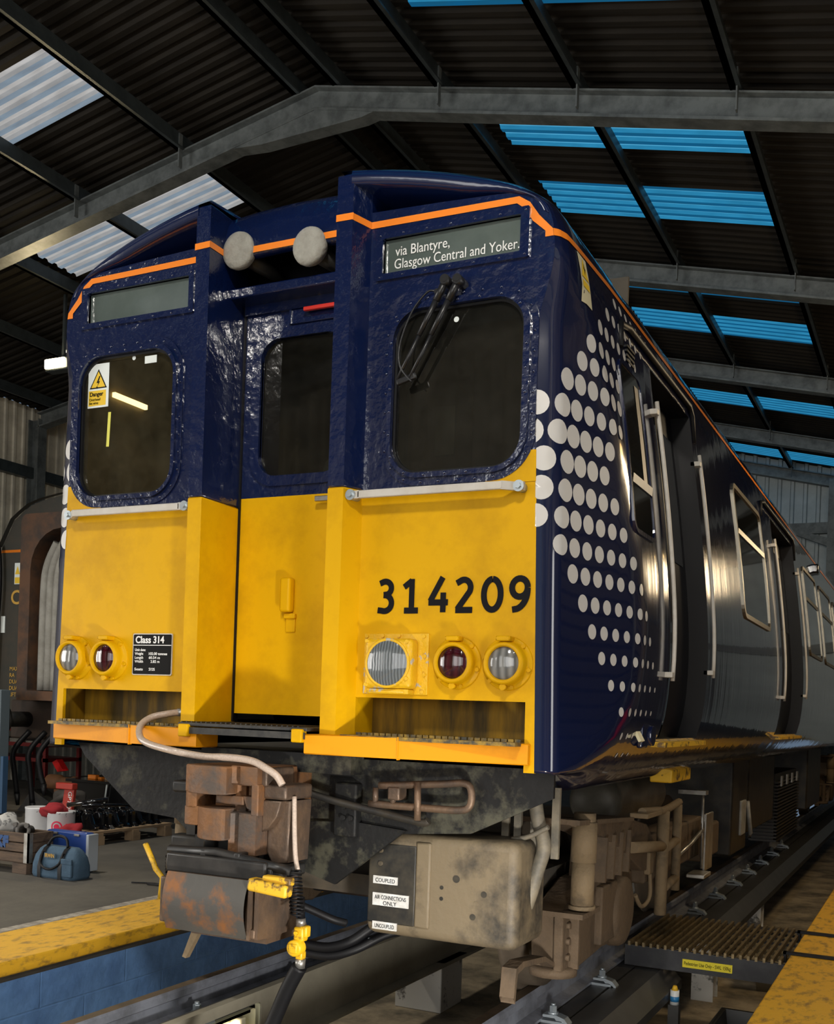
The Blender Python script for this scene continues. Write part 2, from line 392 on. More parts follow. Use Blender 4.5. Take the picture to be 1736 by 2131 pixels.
SKYR = [skymat('skylight_cyan', (0.09, 0.44, 0.72), .95, (0.07, 0.33, 0.55)), skymat('skylight_cyan_valley', (0.006, 0.12, 0.28), .8, (0.01, 0.11, 0.22)), skymat('skylight_cyan_slope', (0.03, 0.28, 0.52), .85, (0.02, 0.2, 0.38))]
roof_side('ceiling', [XL, -8.6, -5.5, XR], 1, SKYL)
roof_side('ceiling', [XR, -1.9, .88, XE], 1, SKYR)
# purlins along the shed
for x in (-11.9, -10.3, -8.7, -7.05, -5.45, -3.86, -3.34, -2.1, -.6, .92, 2.45, 4.0, 5.3):
    mb = MB(); z = zroof(x) - .015
    mb.box(x - .03, x + .03, Y0, Y1, z - .19, z); mb.box(x - .03, x + .07, Y0, Y1, z - .19, z - .17)
    struct(mb.build('beam', PURL))
# portal frames
YF = [-11.6, -7.2, -2.8, 1.6, 6.0, 10.4, 14.8, 19.2, 22.8]
for y in YF:
    mb = MB()
    for xa, xb in ((XL + .3, XR), (XR, XE - .3)):
        za, zb = zroof(xa) - .205, zroof(xb) - .205
        for d0, d1, w in ((.0, .02, .1), (.02, .24, .012), (.24, .27, .1)):
            mb.prism([(xa, za - d0), (xb, zb - d0), (xb, zb - d1), (xa, za - d1)], 'y', y - w, y + w)
    # apex haunch and column
    za = zroof(XR) - .475
    mb.prism([(XR - 1.1, zroof(XR - 1.1) - .47), (XR, za), (XR + .75, zroof(XR + .75) - .47), (XR + .6, zroof(XR + .75) - .50), (XR - .7, zroof(XR - 1.1) - .50)], 'y', y - .09, y + .09)
    for x in (XL + .22, XE - .22):
        z = zroof(x) - .3
        mb.box(x - .13, x - .11, y - .1, y + .1, -.02, z); mb.box(x + .11, x + .13, y - .1, y + .1, -.02, z); mb.box(x - .11, x + .11, y - .008, y + .008, -.02, z)
    # purlin cleats hanging beside the rafter
    for x in (-8.7, -7.05, -5.45, -2.1, -.6, .92):
        mb.box(x + .03, x + .045, y - .16, y - .1, zroof(x) - .42, zroof(x) - .03)
    struct(mb.build('beam', RAFT))
# wind braces in the far bay
for p, q in (((.9, 19.2, 7.25), (4.6, 22.8, 6.4)), ((3.9, 19.2, 6.55), (.9, 22.8, 7.25))):
    struct(MB().tube([p, q], .035, 8).build('beam', RAFT))
# profiled wall sheets: ribs every 20 cm
def ribbed(p0, p1, z0, z1f, pitch, depth, nrm, m, name, gap=None):
    mb = MB(); p0 = Vector((*p0, 0)); p1 = Vector((*p1, 0)); d = (p1 - p0); L_ = d.length; d /= L_; nrm = Vector((*nrm, 0)); pts = []
    t = 0
    while t < L_:
        for a, h in ((0, 0), (.62, 0), (.7, depth), (.92, depth)):
            if t + a * pitch <= L_: pts.append((t + a * pitch, h))
        t += pitch
    pts.append((L_, 0))
    for (ta, ha), (tb, hb) in zip(pts, pts[1:]):
        a = p0 + d * ta + nrm * ha; b = p0 + d * tb + nrm * hb
        if gap and gap[0] < (ta + tb) / 2 < gap[1]: lo = gap[2]
        else: lo = z0
        mb.poly([(a.x, a.y, lo), (b.x, b.y, lo), (b.x, b.y, z1f(b.x)), (a.x, a.y, z1f(a.x))])
    return struct(mb.build(name, m))
ribbed((XL, Y0), (XL, Y1), 0, lambda x: zroof(XL) + .02, .21, .03, (1, 0), CLAD, 'wall_left', gap=(4.8, 10.8, 5.4))  # gap cut around the added fill light on the left
ribbed((XE, Y1), (XE, Y0), 0, lambda x: zroof(XE) + .02, .3, .03, (-1, 0), CLADR, 'wall_right', gap=(23.7, 24.7, 3.05))  # opening assumed, cut to fit the added side light
ribbed((XL, Y1), (XE, Y1), 0, lambda x: zroof(x) + .02, .3, .04, (0, -1), CLADG, 'wall_back')
ribbed((XE, Y0), (XL, Y0), 0, lambda x: zroof(x) + .02, .3, .04, (0, 1), CLAD, 'wall_front', gap=(.2, 9.0, 6.1))  # doorway opening assumed, for the added light behind the camera
for z in (3.86, 5.66):
    struct(MB().box(XL + .03, XL + .17, Y0, Y1, z - .1, z + .1).build('beam', PURL))
    struct(MB().box(XE - .17, XE - .03, Y0, Y1, z - .1, z + .1).build('beam', PURL))
for z in (3.6, 6.22):
    struct(MB().box(XL + .2, XE - .2, Y1 - .2, Y1 - .04, z - .13, z + .13).build('beam', RAFT))
for x in (-6.5, .45):
    mb = MB(); mb.box(x - .14, x + .14, Y1 - .46, Y1 - .44, 0, zroof(x) - .3); mb.box(x - .14, x + .14, Y1 - .24, Y1 - .22, 0, zroof(x) - .3); mb.box(x - .012, x + .012, Y1 - .44, Y1 - .24, 0, zroof(x) - .3)
    mb.prism([(x - .14, 5.75), (x - 1.0, 6.1), (x - 1.0, 6.2), (x - .14, 5.95)], 'y', Y1 - .4, Y1 - .3)
    struct(mb.build('beam', RAFT))
mb = MB()  # added unseen dark slatted panel, keeps the cab corner's reflection dark
for k in range(30): mb.box(XE - .09, XE - .04, 1.2, 9.0, .02 + .15 * k, .14 + .15 * k, bev=.012)
mb.box(XE - .12, XE - .03, 1.1, 1.2, 0, 4.6); mb.box(XE - .12, XE - .03, 9.0, 9.1, 0, 4.6); mb.box(XE - .3, XE - .03, 1.1, 9.1, 4.5, 4.9)
struct(mb.build('reflection_darkener', mat('reflection_darkener_coat', (.03, .032, .034), .6)))
# ------------------------------------------------------------------ floors and pit
PZ = -.8
struct(MB().box(XL, -2.02, Y0, Y1, -.12, 0).build('floor', CONC))
struct(MB().box(2.02, XE, Y0, Y1, -.12, 0).build('floor', CONC))
struct(MB().box(-2.1, 2.1, Y0, Y1, PZ - .1, PZ).build('floor', PITC))
struct(MB().box(-2.3, -2.02, Y0, Y1, PZ, -.12).build('wall_pit_left', BLUW))
struct(MB().box(2.02, 2.3, Y0, Y1, PZ, -.12).build('wall_pit_right', PITC))
mb = MB(); mb.box(-2.62, -2.0, Y0, Y1, -.085, .006, bev=.012); o = struct(mb.build('trim_1', YFLO))
mb = MB(); mb.box(1.975, 2.75, Y0, Y1, -.085, .006, bev=.012); struct(mb.build('trim_2', YFLO))
mb = MB(); mb.box(-2.72, -2.62, Y0, Y1, -.05, .004); struct(mb.build('trim_3', WLINE))
# ------------------------------------------------------------------ running rails
def rail(name, x, label):
    h = [(-.04, -.012), (-.03, 0), (.03, 0), (.04, -.012), (.037, -.05), (.012, -.065), (.012, -.135), (.075, -.155), (.075, -.17), (-.075, -.17), (-.075, -.155), (-.012, -.135), (-.012, -.065), (-.037, -.05)]
    mb = MB(); A = [mb.v((x + a, Y0 + .2, b)) for a, b in h]; B = [mb.v((x + a, Y1 - .6, b)) for a, b in h]
    for i in range(len(h)):
        j = (i + 1) % len(h); mb.face([A[i], A[j], B[j], B[i]], 1 if i in (1,) else 0)
    mb.face(A, 0); mb.face(list(reversed(B)), 0)
    return tag(mb.build(name, [RAILG, RAILB]), label, 'rail')
XRL, XRR = -.86, .79
rail('running_rail', XRL, 'grey running rail beside the blue painted pit wall')
rail('running_rail', XRR, 'grey running rail next to the footbridge grating and the yellow slab')
# beams under the rails: a trough with a channel each side
def channel(x, w, z0, z1, m, label, y0=Y0 + .3, y1=Y1 - .6, flip=1):
    mb = MB(); t = .02
    mb.box(x, x + w * flip, y0, y1, z1 - t, z1) if flip > 0 else mb.box(x - w, x, y0, y1, z1 - t, z1)
    xf = x + w * flip
    mb.box(min(xf, xf - t * flip), max(xf, xf - t * flip), y0, y1, z0, z1)
    mb.box(min(xf, xf + .06 * flip), max(xf, xf + .06 * flip), y0, y1, z0 - t, z0)
    return mb
mb = MB(); mb.box(-1.0, -.66, Y0 + .3, Y1 - .6, -.21, -.175); mb.box(-.685, -.66, Y0 + .3, Y1 - .6, -.21, -.085); mb.box(-1.0, -.975, Y0 + .3, Y1 - .6, -.21, -.12)
tag(mb.build('rail_trough', TRAYD), 'dark steel trough carrying the rail beside the blue wall', 'beam')
mb = MB(); mb.box(.66, .97, Y0 + .3, Y1 - .6, -.21, -.175); mb.box(.66, .685, Y0 + .3, Y1 - .6, -.21, -.12)
tag(mb.build('rail_trough', TRAYD), 'dark steel trough carrying the rail next to the grating', 'beam')
# inner web of the left beam, with flange, lamp recess
LX = -.62
mb = MB()
hole = rrect(-1.35, 1.05, -.36, -.15, .03, 3)
poly = [(Y0 + .3, -.40), (Y1 - .6, -.40), (Y1 - .6, -.085), (Y0 + .3, -.085)]
mb.prism(poly, 'x', LX - .03, LX, holes=[hole])
mb.box(LX - .02, LX + .09, Y0 + .3, Y1 - .6, -.42, -.40)
mb.box(LX - .04, LX + .012, Y0 + .3, Y1 - .6, -.10, -.08)
tag(mb.build('pit_beam', TRAY), 'khaki steel beam web facing the pit below the left rail', 'beam')
# sheet tray outside the right rail, two lengths with a gap at the grating
def tray(y0, y1, label):
    mb = MB(); mb.prism([(.985, -.25), (.985, -.178), (1.15, -.178), (1.25, -.28), (1.25, -.34), (1.235, -.34), (1.235, -.29), (1.14, -.195), (1.0, -.195), (1.0, -.25)], 'y', y0, y1)
    return tag(mb.build('beam_cover', TRAYD), label, 'beam')
tray(Y0 + .3, 3.5, 'dark grey beam cover in front of the footbridge grating')
tray(4.65, Y1 - .6, 'dark grey beam cover running away behind the footbridge grating')
# whitewashed piers carrying the beams
def pier(x0, x1, y0, y1, label, m=None):
    mb = MB(); mb.box(x0, x1, y0, y1, PZ, -.42, bev=.008); mb.box(x0 - .015, x1 + .03, y0 - .02, y1 + .02, -.42, -.40)
    return tag(mb.build('beam_pier', m or PIERW), label, 'pier')
pier(-.98, -.58, 3.45, 3.85, 'whitewashed pier under the left rail beam behind the coupler')
for k, y in enumerate((-1.3, 6.6, 9.8)):
    pier(-.98, -.58, y, y + .4, ('whitewashed pier', 'shadowed second pier', 'far third pier')[k] + (' under the left beam in front of the train' if k == 0 else ' under the left rail beam beneath the train'))
def post(x, y, label):
    mb = MB(); zt = -.30; mb.box(x - .1, x + .08, y, y + .02, PZ, zt); mb.box(x - .01, x + .01, y + .02, y + .2, PZ, zt); mb.box(x - .1, x + .08, y + .2, y + .22, PZ, zt)
    return tag(mb.build('beam_stilt', [PIERW]), label, 'post')
post(1.13, 2.35, 'flaking white steel stilt under the dark cover just in front of the grating')
post(1.12, 5.0, 'steel stilt under the beam cover just behind the grating')
post(1.12, 7.6, 'steel stilt under the far length of beam cover')
# fluorescent lamp recessed in the pit beam
t = thing('pit_lamp', 'lit fluorescent tube lamp recessed in the khaki pit beam', 'lamp', (LX - .05, -.15, -.255))
mb = MB(); mb.prism(rrect(-1.33, 1.03, -.355, -.155, .03, 3), 'x', LX - .13, LX - .11); mb.ring(rrect(-1.345, 1.045, -.358, -.152, .03, 3), rrect(-1.3, 1.0, -.335, -.175, .02, 3), LX - .11, LX - .005, axis='x'); mb.build('housing', mat('lamp_housing', (.6, .58, .4), .4), t)
MB().cyl((LX - .06, -1.25, -.255), (LX - .06, .9, -.255), .022, n=12).build('tube', emis('fluorescent_tube', (1, .82, .6), 6), t)
mb = MB(); mb.box(LX - .11, LX - .03, .9, .95, -.29, -.22, bev=.01); mb.build('tube_holder', mat('lamp_holder', (.75, .7, .5), .4), t)
# rail clips
def clip_proto():
    t = thing('rail_clip', 'x', 'rail clip', (0, 0, 0), 'bolted rail clips')
    mb = MB(); mb.prism([(-.05, 0), (.02, .0), (.03, -.012), (.06, -.012), (.085, -.03), (.085, -.055), (.1, -.055), (.1, -.025), (.075, .004), (.03, .016), (-.05, .014)], 'y', -.035, .035); mb.box(-.06, .07, -.045, .045, -.03, -.015); mb.build('clip_plate', ZINC, t)
    mb = MB(); mb.cyl((0, 0, .014), (0, 0, .028), .03, n=16); mb.cyl((0, 0, .028), (0, 0, .062), .022, n=6, sm=False); mb.cyl((0, 0, .062), (0, 0, .075), .013, n=10); mb.build('bolt', ZINC, t)
    return t
cp = clip_proto(); first = True
def clip(x, y, z, flip, label):
    global first
    o = cp if first else copy_tree(cp); first = False
    o.location = (x, y, z); o.rotation_euler.z = PI if flip else 0
    o['label'] = label; o['group'] = 'bolted rail clips'
    return o
ordn = ['nearest', 'second', 'third', 'fourth', 'fifth', 'sixth', 'seventh', 'eighth', 'ninth', 'tenth', 'eleventh', 'twelfth', 'thirteenth', 'fourteenth']
pos = ['%s rail clip in front of the footbridge grating' % w for w in ('near', 'last')]
for k in range(11):
    y = 1.67 + .97 * k
    if k in (2, 3): continue
    lab = ('zinc clip on the right rail, nearest the camera', 'zinc clip on the right rail just in front of the grating')[k] if k < 2 else 'zinc clip on the right rail, %s one beyond the grating' % ordn[k - 4].replace('nearest', 'first')
    clip(XRR + .13, y, -.145, False, lab)
for k in range(6):
    clip(XRL + .12, .61 + .97 * k, -.145, False, 'zinc clip on the rail by the blue wall, %s one from the camera' % ordn[k].replace('nearest', 'first'))
# ------------------------------------------------------------------ footbridge grating
t = thing('footbridge_grating', 'black open-bar grating footbridge from the rail to the yellow slab', 'grating', (1.45, 3.8, -.08))
gx0, gx1, gy0, gy1 = .90, 1.96, 3.28, 4.46
mb = MB(); mb.box(gx0, gx1, gy0 - .02, gy0, -.17, -.03); mb.box(gx0, gx1, gy1, gy1 + .02, -.17, -.03); mb.box(gx0, gx0 + .02, gy0, gy1, -.17, -.05); mb.box(gx1 - .02, gx1, gy0, gy1, -.17, -.05)
mb.build('side_frame', mat('black_frame', (.02, .02, .024), .4, col2=(.05, .05, .05), scale=10), t)
GB = mat('grating_bar', (0.30, 0.22, 0.11), .45, .6, col2=(.06, .05, .035), scale=20, amt=.7)
n = 21
for k in range(n):
    x = gx0 + .03 + (gx1 - gx0 - .06) * k / (n - 1)
    MB().box(x - .0085, x + .0085, gy0 - .03, gy1, -.034, -.004).build('bar', GB, t)
for k in range(7):
    y = gy0 + .06 + (gy1 - gy0 - .1) * k / 6
    MB().box(gx0, gx1, y - .006, y + .006, -.05, -.036).build('cross_rod', GB, t)
ly = MB(); ly.box(1.30, 1.63, gy0 - .026, gy0 - .02, -.135, -.08); lab = ly.build('warning_label', mat('yellow_label', (.75, .62, .02), .4), t, label='yellow label with small black writing')
text('lettering', 'Pedestrian Use Only - SWL 150kg', INKB, lab, .034, (1.31, gy0 - .028, -.118), width=.31)
for k, y in enumerate((3.4, 4.2)):
    mb = MB(); mb.box(1.93, 2.7, y, y + .05, .009, .024); mb.box(1.93, 1.95, y, y + .05, -.10, .024); mb.build('hook_strap', BLACK, t)
# ------------------------------------------------------------------ things in the right pit
def crate(loc, sx, sy, h, m, label, rz=0, lumps=0):
    t = thing('plastic_crate', label, 'crate', loc, None, rz)
    mb = MB(); a = .88
    o = [(-sx, -sy), (sx, -sy), (sx, sy), (-sx, sy)]
    w = .02
    lo = [(x * a, y * a) for x, y in o]; li = [(x * a - math.copysign(w, x), y * a - math.copysign(w, y)) for x, y in o]; oi = [(x - math.copysign(w, x), y - math.copysign(w, y)) for x, y in o]
    R = [[mb.v((x, y, z)) for x, y in l] for l, z in ((lo, 0), (o, h), (oi, h), (li, .03))]
    for A, B in zip(R, R[1:]):
        for i in range(4): mb.face([A[i], A[(i + 1) % 4], B[(i + 1) % 4], B[i]])
    mb.face(R[3]); mb.face(list(reversed(R[0])))
    off = Vector(loc)
    for v in mb.bm.verts: v.co += off
    mb.build('bin', m, t)
    mb = MB()
    for (xa, xb, ya, yb_) in ((-sx - .02, sx + .02, -sy - .02, -sy + .012), (-sx - .02, sx + .02, sy - .012, sy + .02), (-sx - .02, -sx + .012, -sy, sy), (sx - .012, sx + .02, -sy, sy)):
        mb.box(loc[0] + xa, loc[0] + xb, loc[1] + ya, loc[1] + yb_, loc[2] + h - .035, loc[2] + h, bev=.006)
    mb.build('rim', m, t)
    return t
crate((1.70, 3.75, PZ), .25, .3, .22, mat('dark_plastic', (.035, .033, .028), .4), 'dark plastic bin on the pit floor below the footbridge grating')
for k, (x, y) in enumerate(((1.64, 3.62), (1.76, 3.82))):
    mb = MB(); mb.lathe((x, y, PZ + .03), (0, 0, 1), [(0, .07), (.06, .09), (.12, .07), (.14, 0)], 10)
    tag(mb.build('brake_block', BROWN), ('brown lump of scrap at the front of the dark bin', 'brown lump of scrap at the back of the dark bin')[k], 'scrap')
crate((1.66, 6.0, PZ), .27, .42, .42, mat('brown_plastic', (.09, .065, .03), .5), 'brown plastic bin in the pit behind the footbridge', .1)
SX, SY, SZ = 1.285, 3.12, -.36
tag(MB().box(SX - .035, SX + .035, SY - .035, SY + .035, PZ, SZ).build('steel_post', TRAYD), 'thin dark steel post with the small bottle standing on it', 'post')
t = thing('sealant_bottle', 'small blue and white bottle with a yellow tip standing on the steel post', 'bottle', (SX, SY, SZ))
pass
MB().cyl((SX, SY, SZ), (SX, SY, SZ + .095), .03, n=16).build('body', mat('white_plastic', (.7, .72, .72), .3), t)
MB().cyl((SX, SY, SZ + .02), (SX, SY, SZ + .055), .0306, n=16).build('sleeve', mat('blue_sleeve', (.03, .2, .45), .3), t)
MB().cyl((SX, SY, SZ + .095), (SX, SY, SZ + .125), .024, .012, n=12).build('cap', YELW, t)
# ================================================================== the train
T = thing('train_carriage', 'dark blue and yellow electric train carriage with white dots, numbered 314209', 'train', (0, 8, 0))
YP = .10                       # plane of the two cab panels
WZ = 2.515                     # waist: yellow below, blue above
PROF = [(1.22, 1.19), (1.30, 1.205), (1.38, 1.26), (1.45, 1.34), (1.51, 1.46), (1.545, 1.65), (1.555, 1.9), (1.545, 2.15), (1.51, 2.5), (1.465, 2.85), (1.42, 3.15), (1.385, 3.4), (1.345, 3.565), (1.30, 3.66), (1.22, 3.72), (1.10, 3.775), (.85, 3.845), (.5, 3.905), (.0, 3.95)]
sp = [(p.x, p.y) for p in smooth_path([(a, b, 0) for a, b in PROF], 4)]
def interp(z, tab):
    for (x0, z0), (x1, z1) in zip(tab, tab[1:]):
        if z0 <= z <= z1: return x0 + (x1 - x0) * (z - z0) / max(1e-9, z1 - z0)
    return tab[-1][0] if z > tab[-1][1] else tab[0][0]
def XF(z): return 1.40 - .065 * (z - 1.3) / 2.2
KM = .25
def S(y, z):
    a = interp(z, sp); k = min(1, max(0, (z - 3.15) / .35)); f = XF(z) + (a - .012 - XF(z)) * k * k * (3 - 2 * k)
    return min(a, f + KM * max(0, y - .14)) if y < 1.6 else a
def skin(s, z, off=.0):
    '''point on the right-hand skin; s runs from the edge of the yellow panel round the corner and back along the side'''
    if s < CY2:
        i, y, a = corner(s); w = 1 if z < 3.15 else max(.22, 1 - (z - 3.15) / .55)
        return Vector((S(y, z) - i * w + off * math.sin(a), y - off * math.cos(a), z))
    return Vector((S(s, z) + off, s, z))
# profile with rows exactly at the door sill and door head
DZ0, DZ1 = 1.44, 3.36
pr = []
for (a, b) in sp:
    pr.append((a, b))
for zz in (DZ0, DZ1):
    pr.append((interp(zz, sp[:60]), zz))
for xx in (.345, .43):
    for (a, b), (c_, d) in zip(sp, sp[1:]):
        if b > 3.7 and c_ < xx < a: pr.append((xx, b + (d - b) * (a - xx) / (a - c_)))
pr.sort(key=lambda p: (p[1], -p[0]))
def station(y, inset=0.0, yfront=None):
    """half profile (x,y,z) of the shell at y; inset pulls it towards the centre for the rounded nose corner"""
    out = []
    for i, (a, z) in enumerate(pr):
        zb = z
        if z < 1.31:                       # the cab's bottom edge is level, the body's hangs lower
            k = min(1, max(0, (y - .22) / .5)); zb = 1.305 + (z - 1.305) * k
            x = min(max(a, 1.36), XF(1.3) + KM * max(0, y - .14)) * (1 - k) + a * k
        else: x = S(y, z)
        if inset > 0:
            if z < 3.45: nx, nz = 1, 0
            else:
                d = pr[min(i + 1, len(pr) - 1)]; c = pr[max(i - 1, 0)]
                nx, nz = (d[1] - c[1]), -(d[0] - c[0]); l = math.hypot(nx, nz) or 1; nx /= l; nz /= l
            w_ = 1 if z < 3.15 else max(.22, 1 - (z - 3.15) / .55)
            x = max(0, x - inset * w_ * nx); zb = zb - inset * w_ * nz
        yy = y
        if yfront is not None:
            t = min(1, max(0, (x - .42) / .85)) if z > 3.45 else 1
            yy = y - (1 - t) * .1 * yfront
            if a < .35: yy = max(yy, .30 + .05 * min(1, max(0, y - .1)))
        out.append((x, yy, zb))
    return out
ys = [.3, .4, .5, .6, .7, .8, .9, 1.0, 1.1, 1.2, 1.3, 1.42, 1.75, 2.08, 2.40, 3.0, 4.0, 5.0, 5.80, 6.4, 6.9, 7.40, 8.5, 10, 12, 14, 14.4, 15.9, 16.5, 18, 20.2]
DOORS = [(1.42, 2.40), (5.80, 7.40), (14.4, 15.9)]
CR = .085; A0 = math.radians(18); FC = .045; RC = (CR - FC) / (1 - math.sin(A0))   # the corner: a slanted facet beside the panel, then a tight round
LF = FC / math.cos(A0); FY = FC * math.tan(A0); LA = RC * (PI / 2 - A0); CY2 = YP + FY + RC * math.cos(A0); S0 = CY2 - LF - LA
def corner(s):
    '''inset from the side, y, and normal angle at arc length s (S0 .. CY2)'''
    t = s - S0
    if t <= LF: return CR - FC * t / LF, YP + FY * t / LF, A0
    a = min(PI / 2, A0 + (t - LF) / RC)
    return RC * (1 - math.sin(a)), YP + FY + RC * (math.cos(A0) - math.cos(a)), a
rings = []
for s_ in (S0, S0 + LF * .5, S0 + LF, S0 + LF + .12 * LA, S0 + LF + .3 * LA, S0 + LF + .5 * LA, S0 + LF + .7 * LA, S0 + LF + .88 * LA, CY2):
    i_, y_, a_ = corner(s_); rings.append((y_, i_, 1))
body = MB()
for sgn in (1, -1):
    R = []
    for y, ins, yf in rings:
        R.append([(sgn * x, yy, z) for x, yy, z in station(y, ins, 1)])
    for y in ys: R.append([(sgn * x, yy, z) for x, yy, z in station(y, 0, max(0, 1 - (y - .185) / .5))])
    V = [[body.v(p) for p in r] for r in R]
    allY = [r[0] for r in rings] + ys
    for j in range(len(V) - 1):
        for i in range(len(V[0]) - 1):
            ym = (allY[j] + allY[j + 1]) / 2; zm = (pr[i][1] + pr[i + 1][1]) / 2
            if any(a < ym < b for a, b in DOORS) and DZ0 < zm < DZ1: continue
            x_hi = max(pr[i][0], pr[i + 1][0])
            body.face([V[j][i], V[j][i + 1], V[j + 1][i + 1], V[j + 1][i]], 0 if ym < 1.0 and False else 1, True)
bo = body.build('body_shell', [NAVY, NAVYS], T)
# far end, underside and floor
mb = MB(); e = station(20.2)
mb.poly([(x, 20.2, z) for x, _, z in e] + [(-x, 20.2, z) for x, _, z in reversed(e[:-1])]); mb.build('end_wall', NAVYS, T)
MB().box(-1.2, 1.2, .5, 20.1, 1.22, 1.30).build('floor_pan', GRIME, T)
# ---------------------------------------------------------- cab front panels (two mirrored)
def xe(z): return XF(z) - CR
WX0, WX1, WZ0, WZ1 = .605, 1.212, 2.572, 3.282         # glass opening
DX0, DX1, DB0, DB1 = .533, 1.178, 3.46, 3.613          # destination opening
for sgn in (1, -1):
    lab = 'yellow lower panel with the black fleet number' if sgn > 0 else 'yellow lower panel with the black data plate'
    m_ = lambda pts: [(sgn * x, z) for x, z in pts]
    mb = MB()
    ylw = [(.467, 1.595), (1.27, 1.595), (1.272, 1.43), (1.272, 1.303), (xe(1.303) + .004, 1.303), (xe(2.0) + .004, 2.0), (xe(WZ) + .004, WZ), (.467, WZ)]
    mb.prism(m_(ylw), 'y', YP, YP + .02, mi=0)
    mb.prism(m_([(1.05, WZ - .01), (xe(WZ) + .003, WZ - .01), (xe(2.63) + .003, 2.635)] + [(1.08 + .15 * math.cos(math.radians(a)), 2.71 + .15 * math.sin(math.radians(a))) for a in (-30, -45, -60, -75, -90)]), 'y', YP - .004, YP + .001, mi=0)
    # recess over the step: back, top and ends
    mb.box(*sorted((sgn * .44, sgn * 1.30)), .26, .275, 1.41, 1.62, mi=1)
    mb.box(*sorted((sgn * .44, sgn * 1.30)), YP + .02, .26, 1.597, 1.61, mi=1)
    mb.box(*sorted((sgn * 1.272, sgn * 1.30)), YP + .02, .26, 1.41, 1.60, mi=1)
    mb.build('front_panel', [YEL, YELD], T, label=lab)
    mb = MB()
    rim_ = [(x, z) for x, _, z in station(YP, CR, 1) if z > 2.7 and x > 1.16]
    blue = [(.467, WZ), (xe(WZ) + .004, WZ)] + [(x + .003, z) for x, z in rim_] + [(1.15, 3.712), (1.05, 3.72), (.8, 3.733), (.467, 3.745)]
    mb.prism(m_(blue), 'y', YP, YP + .02, holes=[m_(rrect(WX0, WX1, WZ0, WZ1, .13, 6)), m_(rrect(DX0, DX1, DB0, DB1, .004, 1))])
    mb.build('upper_panel', NAVYL, T)
    # dark ventilation cavity above the panel, under the hood
    mb = MB()
    mb.loft([[(sgn * x, YP + .012, z) for x, z in ((.46, 3.745), (.8, 3.733), (1.05, 3.72), (1.16, 3.69))], [(sgn * x, .42, z) for x, z in ((.46, 3.86), (.8, 3.82), (1.05, 3.76), (1.16, 3.72))]])
    mb.build('hood_cavity', mat('navy_matt', (.006, .009, .04), .5), T)
    # hood rim: band under the roof edge from the pillar out to the corner
    hood = [r for r in station(YP, CR, 1) if r[2] > 3.6 and r[0] > .40]
    inner = []
    for x, y, z in hood:
        t = min(1, max(0, (1.24 - x) / .3)); inner.append((x - .02 * (1 - t), y, z - .056 * t - .004))
    mb = MB()
    mb.loft([[(sgn * x, y, z) for x, y, z in hood], [(sgn * x, y - .004, z - .01) for x, y, z in hood], [(sgn * x, y - .004, z + .008) for x, y, z in inner], [(sgn * x, y + .01, z) for x, y, z in inner], [(sgn * x, .42, z - .01) for x, y, z in inner]])
    mb.build('hood_rim', NAVY, T)
    # pillar beside the gangway, with its slanted flank
    zt = 3.885
    for (za, zb, m) in ((1.42, WZ, YEL), (WZ, zt, NAVYL)):
        mb = MB()
        mb.prism([(sgn * .345, .32), (sgn * .345, .0), (sgn * .425, .0), (sgn * .467, YP), (sgn * .467, .32)], 'z', za, zb - (0 if za < 2 else .0), bev=.007)
        mb.build('gangway_pillar', m, T, label=('yellow lower length' if za < 2 else 'blue upper length') + ' of the pillar beside the gangway door')
    # step bar and treads
    mb = MB()
    front = [(.295, -.045), (.73, .0), (1.30, .07)]
    plan = [(sgn * x, y) for x, y in front] + [(sgn * 1.30, .12), (sgn * .295, .12)]
    mb.prism(plan, 'z', 1.335, 1.424, bev=.006)
    mb.box(*sorted((sgn * .735, sgn * .74)), -.004, .02, 1.33, 1.428)
    mb.build('step_bar', ORG, T)
    mb = MB(); mb.box(*sorted((sgn * .45, sgn * 1.27)), .0, .26, 1.412, 1.428)
    for k in range(26):
        x = .5 + .75 * k / 25
        mb.box(*sorted((sgn * x, sgn * (x + .008))), .07, .25, 1.428, 1.437)
        mb.box(*sorted((sgn * (x - .008), sgn * (x + .016))), .068, .074, 1.424, 1.44)
    mb.build('step_tread', mat('worn_tread', (.05, .045, .03), .5, col2=(.45, .27, .02), scale=25, amt=.8), T)
    # windscreen frame with two rows of rivets
    mb = MB()
    O1 = m_(rrect(.553, 1.272, 2.518, 3.345, .19, 10)); I1 = m_(rrect(.585, 1.24, 2.55, 3.31, .16, 10)); I2 = m_(rrect(WX0, WX1, WZ0, WZ1, .13, 10))
    mb.ring(O1, I1, YP - .007, YP + .004); mb.ring(I1, I2, YP - .022, YP + .03)
    for loop, r, yy, st in ((rrect(.569, 1.256, 2.534, 3.328, .175, 10), .0055, YP - .007, .085), (rrect(.596, 1.226, 2.562, 3.296, .145, 10), .0055, YP - .022, .1)):
        acc = 0; L_ = loop + [loop[0]]
        for (xa, za), (xb, zb) in zip(L_, L_[1:]):
            seg = math.hypot(xb - xa, zb - za); t = st - acc
            while t < seg:
                mb.dome((sgn * (xa + (xb - xa) * t / seg), yy, za + (zb - za) * t / seg), (0, -1, 0), r * 1.3, .005); t += st
            acc = (acc + seg) % st
    wf = mb.build('windscreen', NAVYL, T, label='riveted blue windscreen frame ' + ('behind the wipers' if sgn > 0 else 'with the danger sticker'))
    mb = MB(); mb.ring(m_(rrect(WX0, WX1, WZ0, WZ1, .13, 10)), m_(rrect(WX0 + .012, WX1 - .012, WZ0 + .012, WZ1 - .012, .12, 10)), YP + .004, YP + .03); mb.build('rubber_seal', BLACK, wf)
    mb = MB(); mb.prism(m_(rrect(WX0, WX1, WZ0, WZ1, .13, 8)), 'y', YP + .018, YP + .024); mb.build('glass', SMOKE if sgn > 0 else SMOKEL, wf)
    # destination box
    mb = MB()
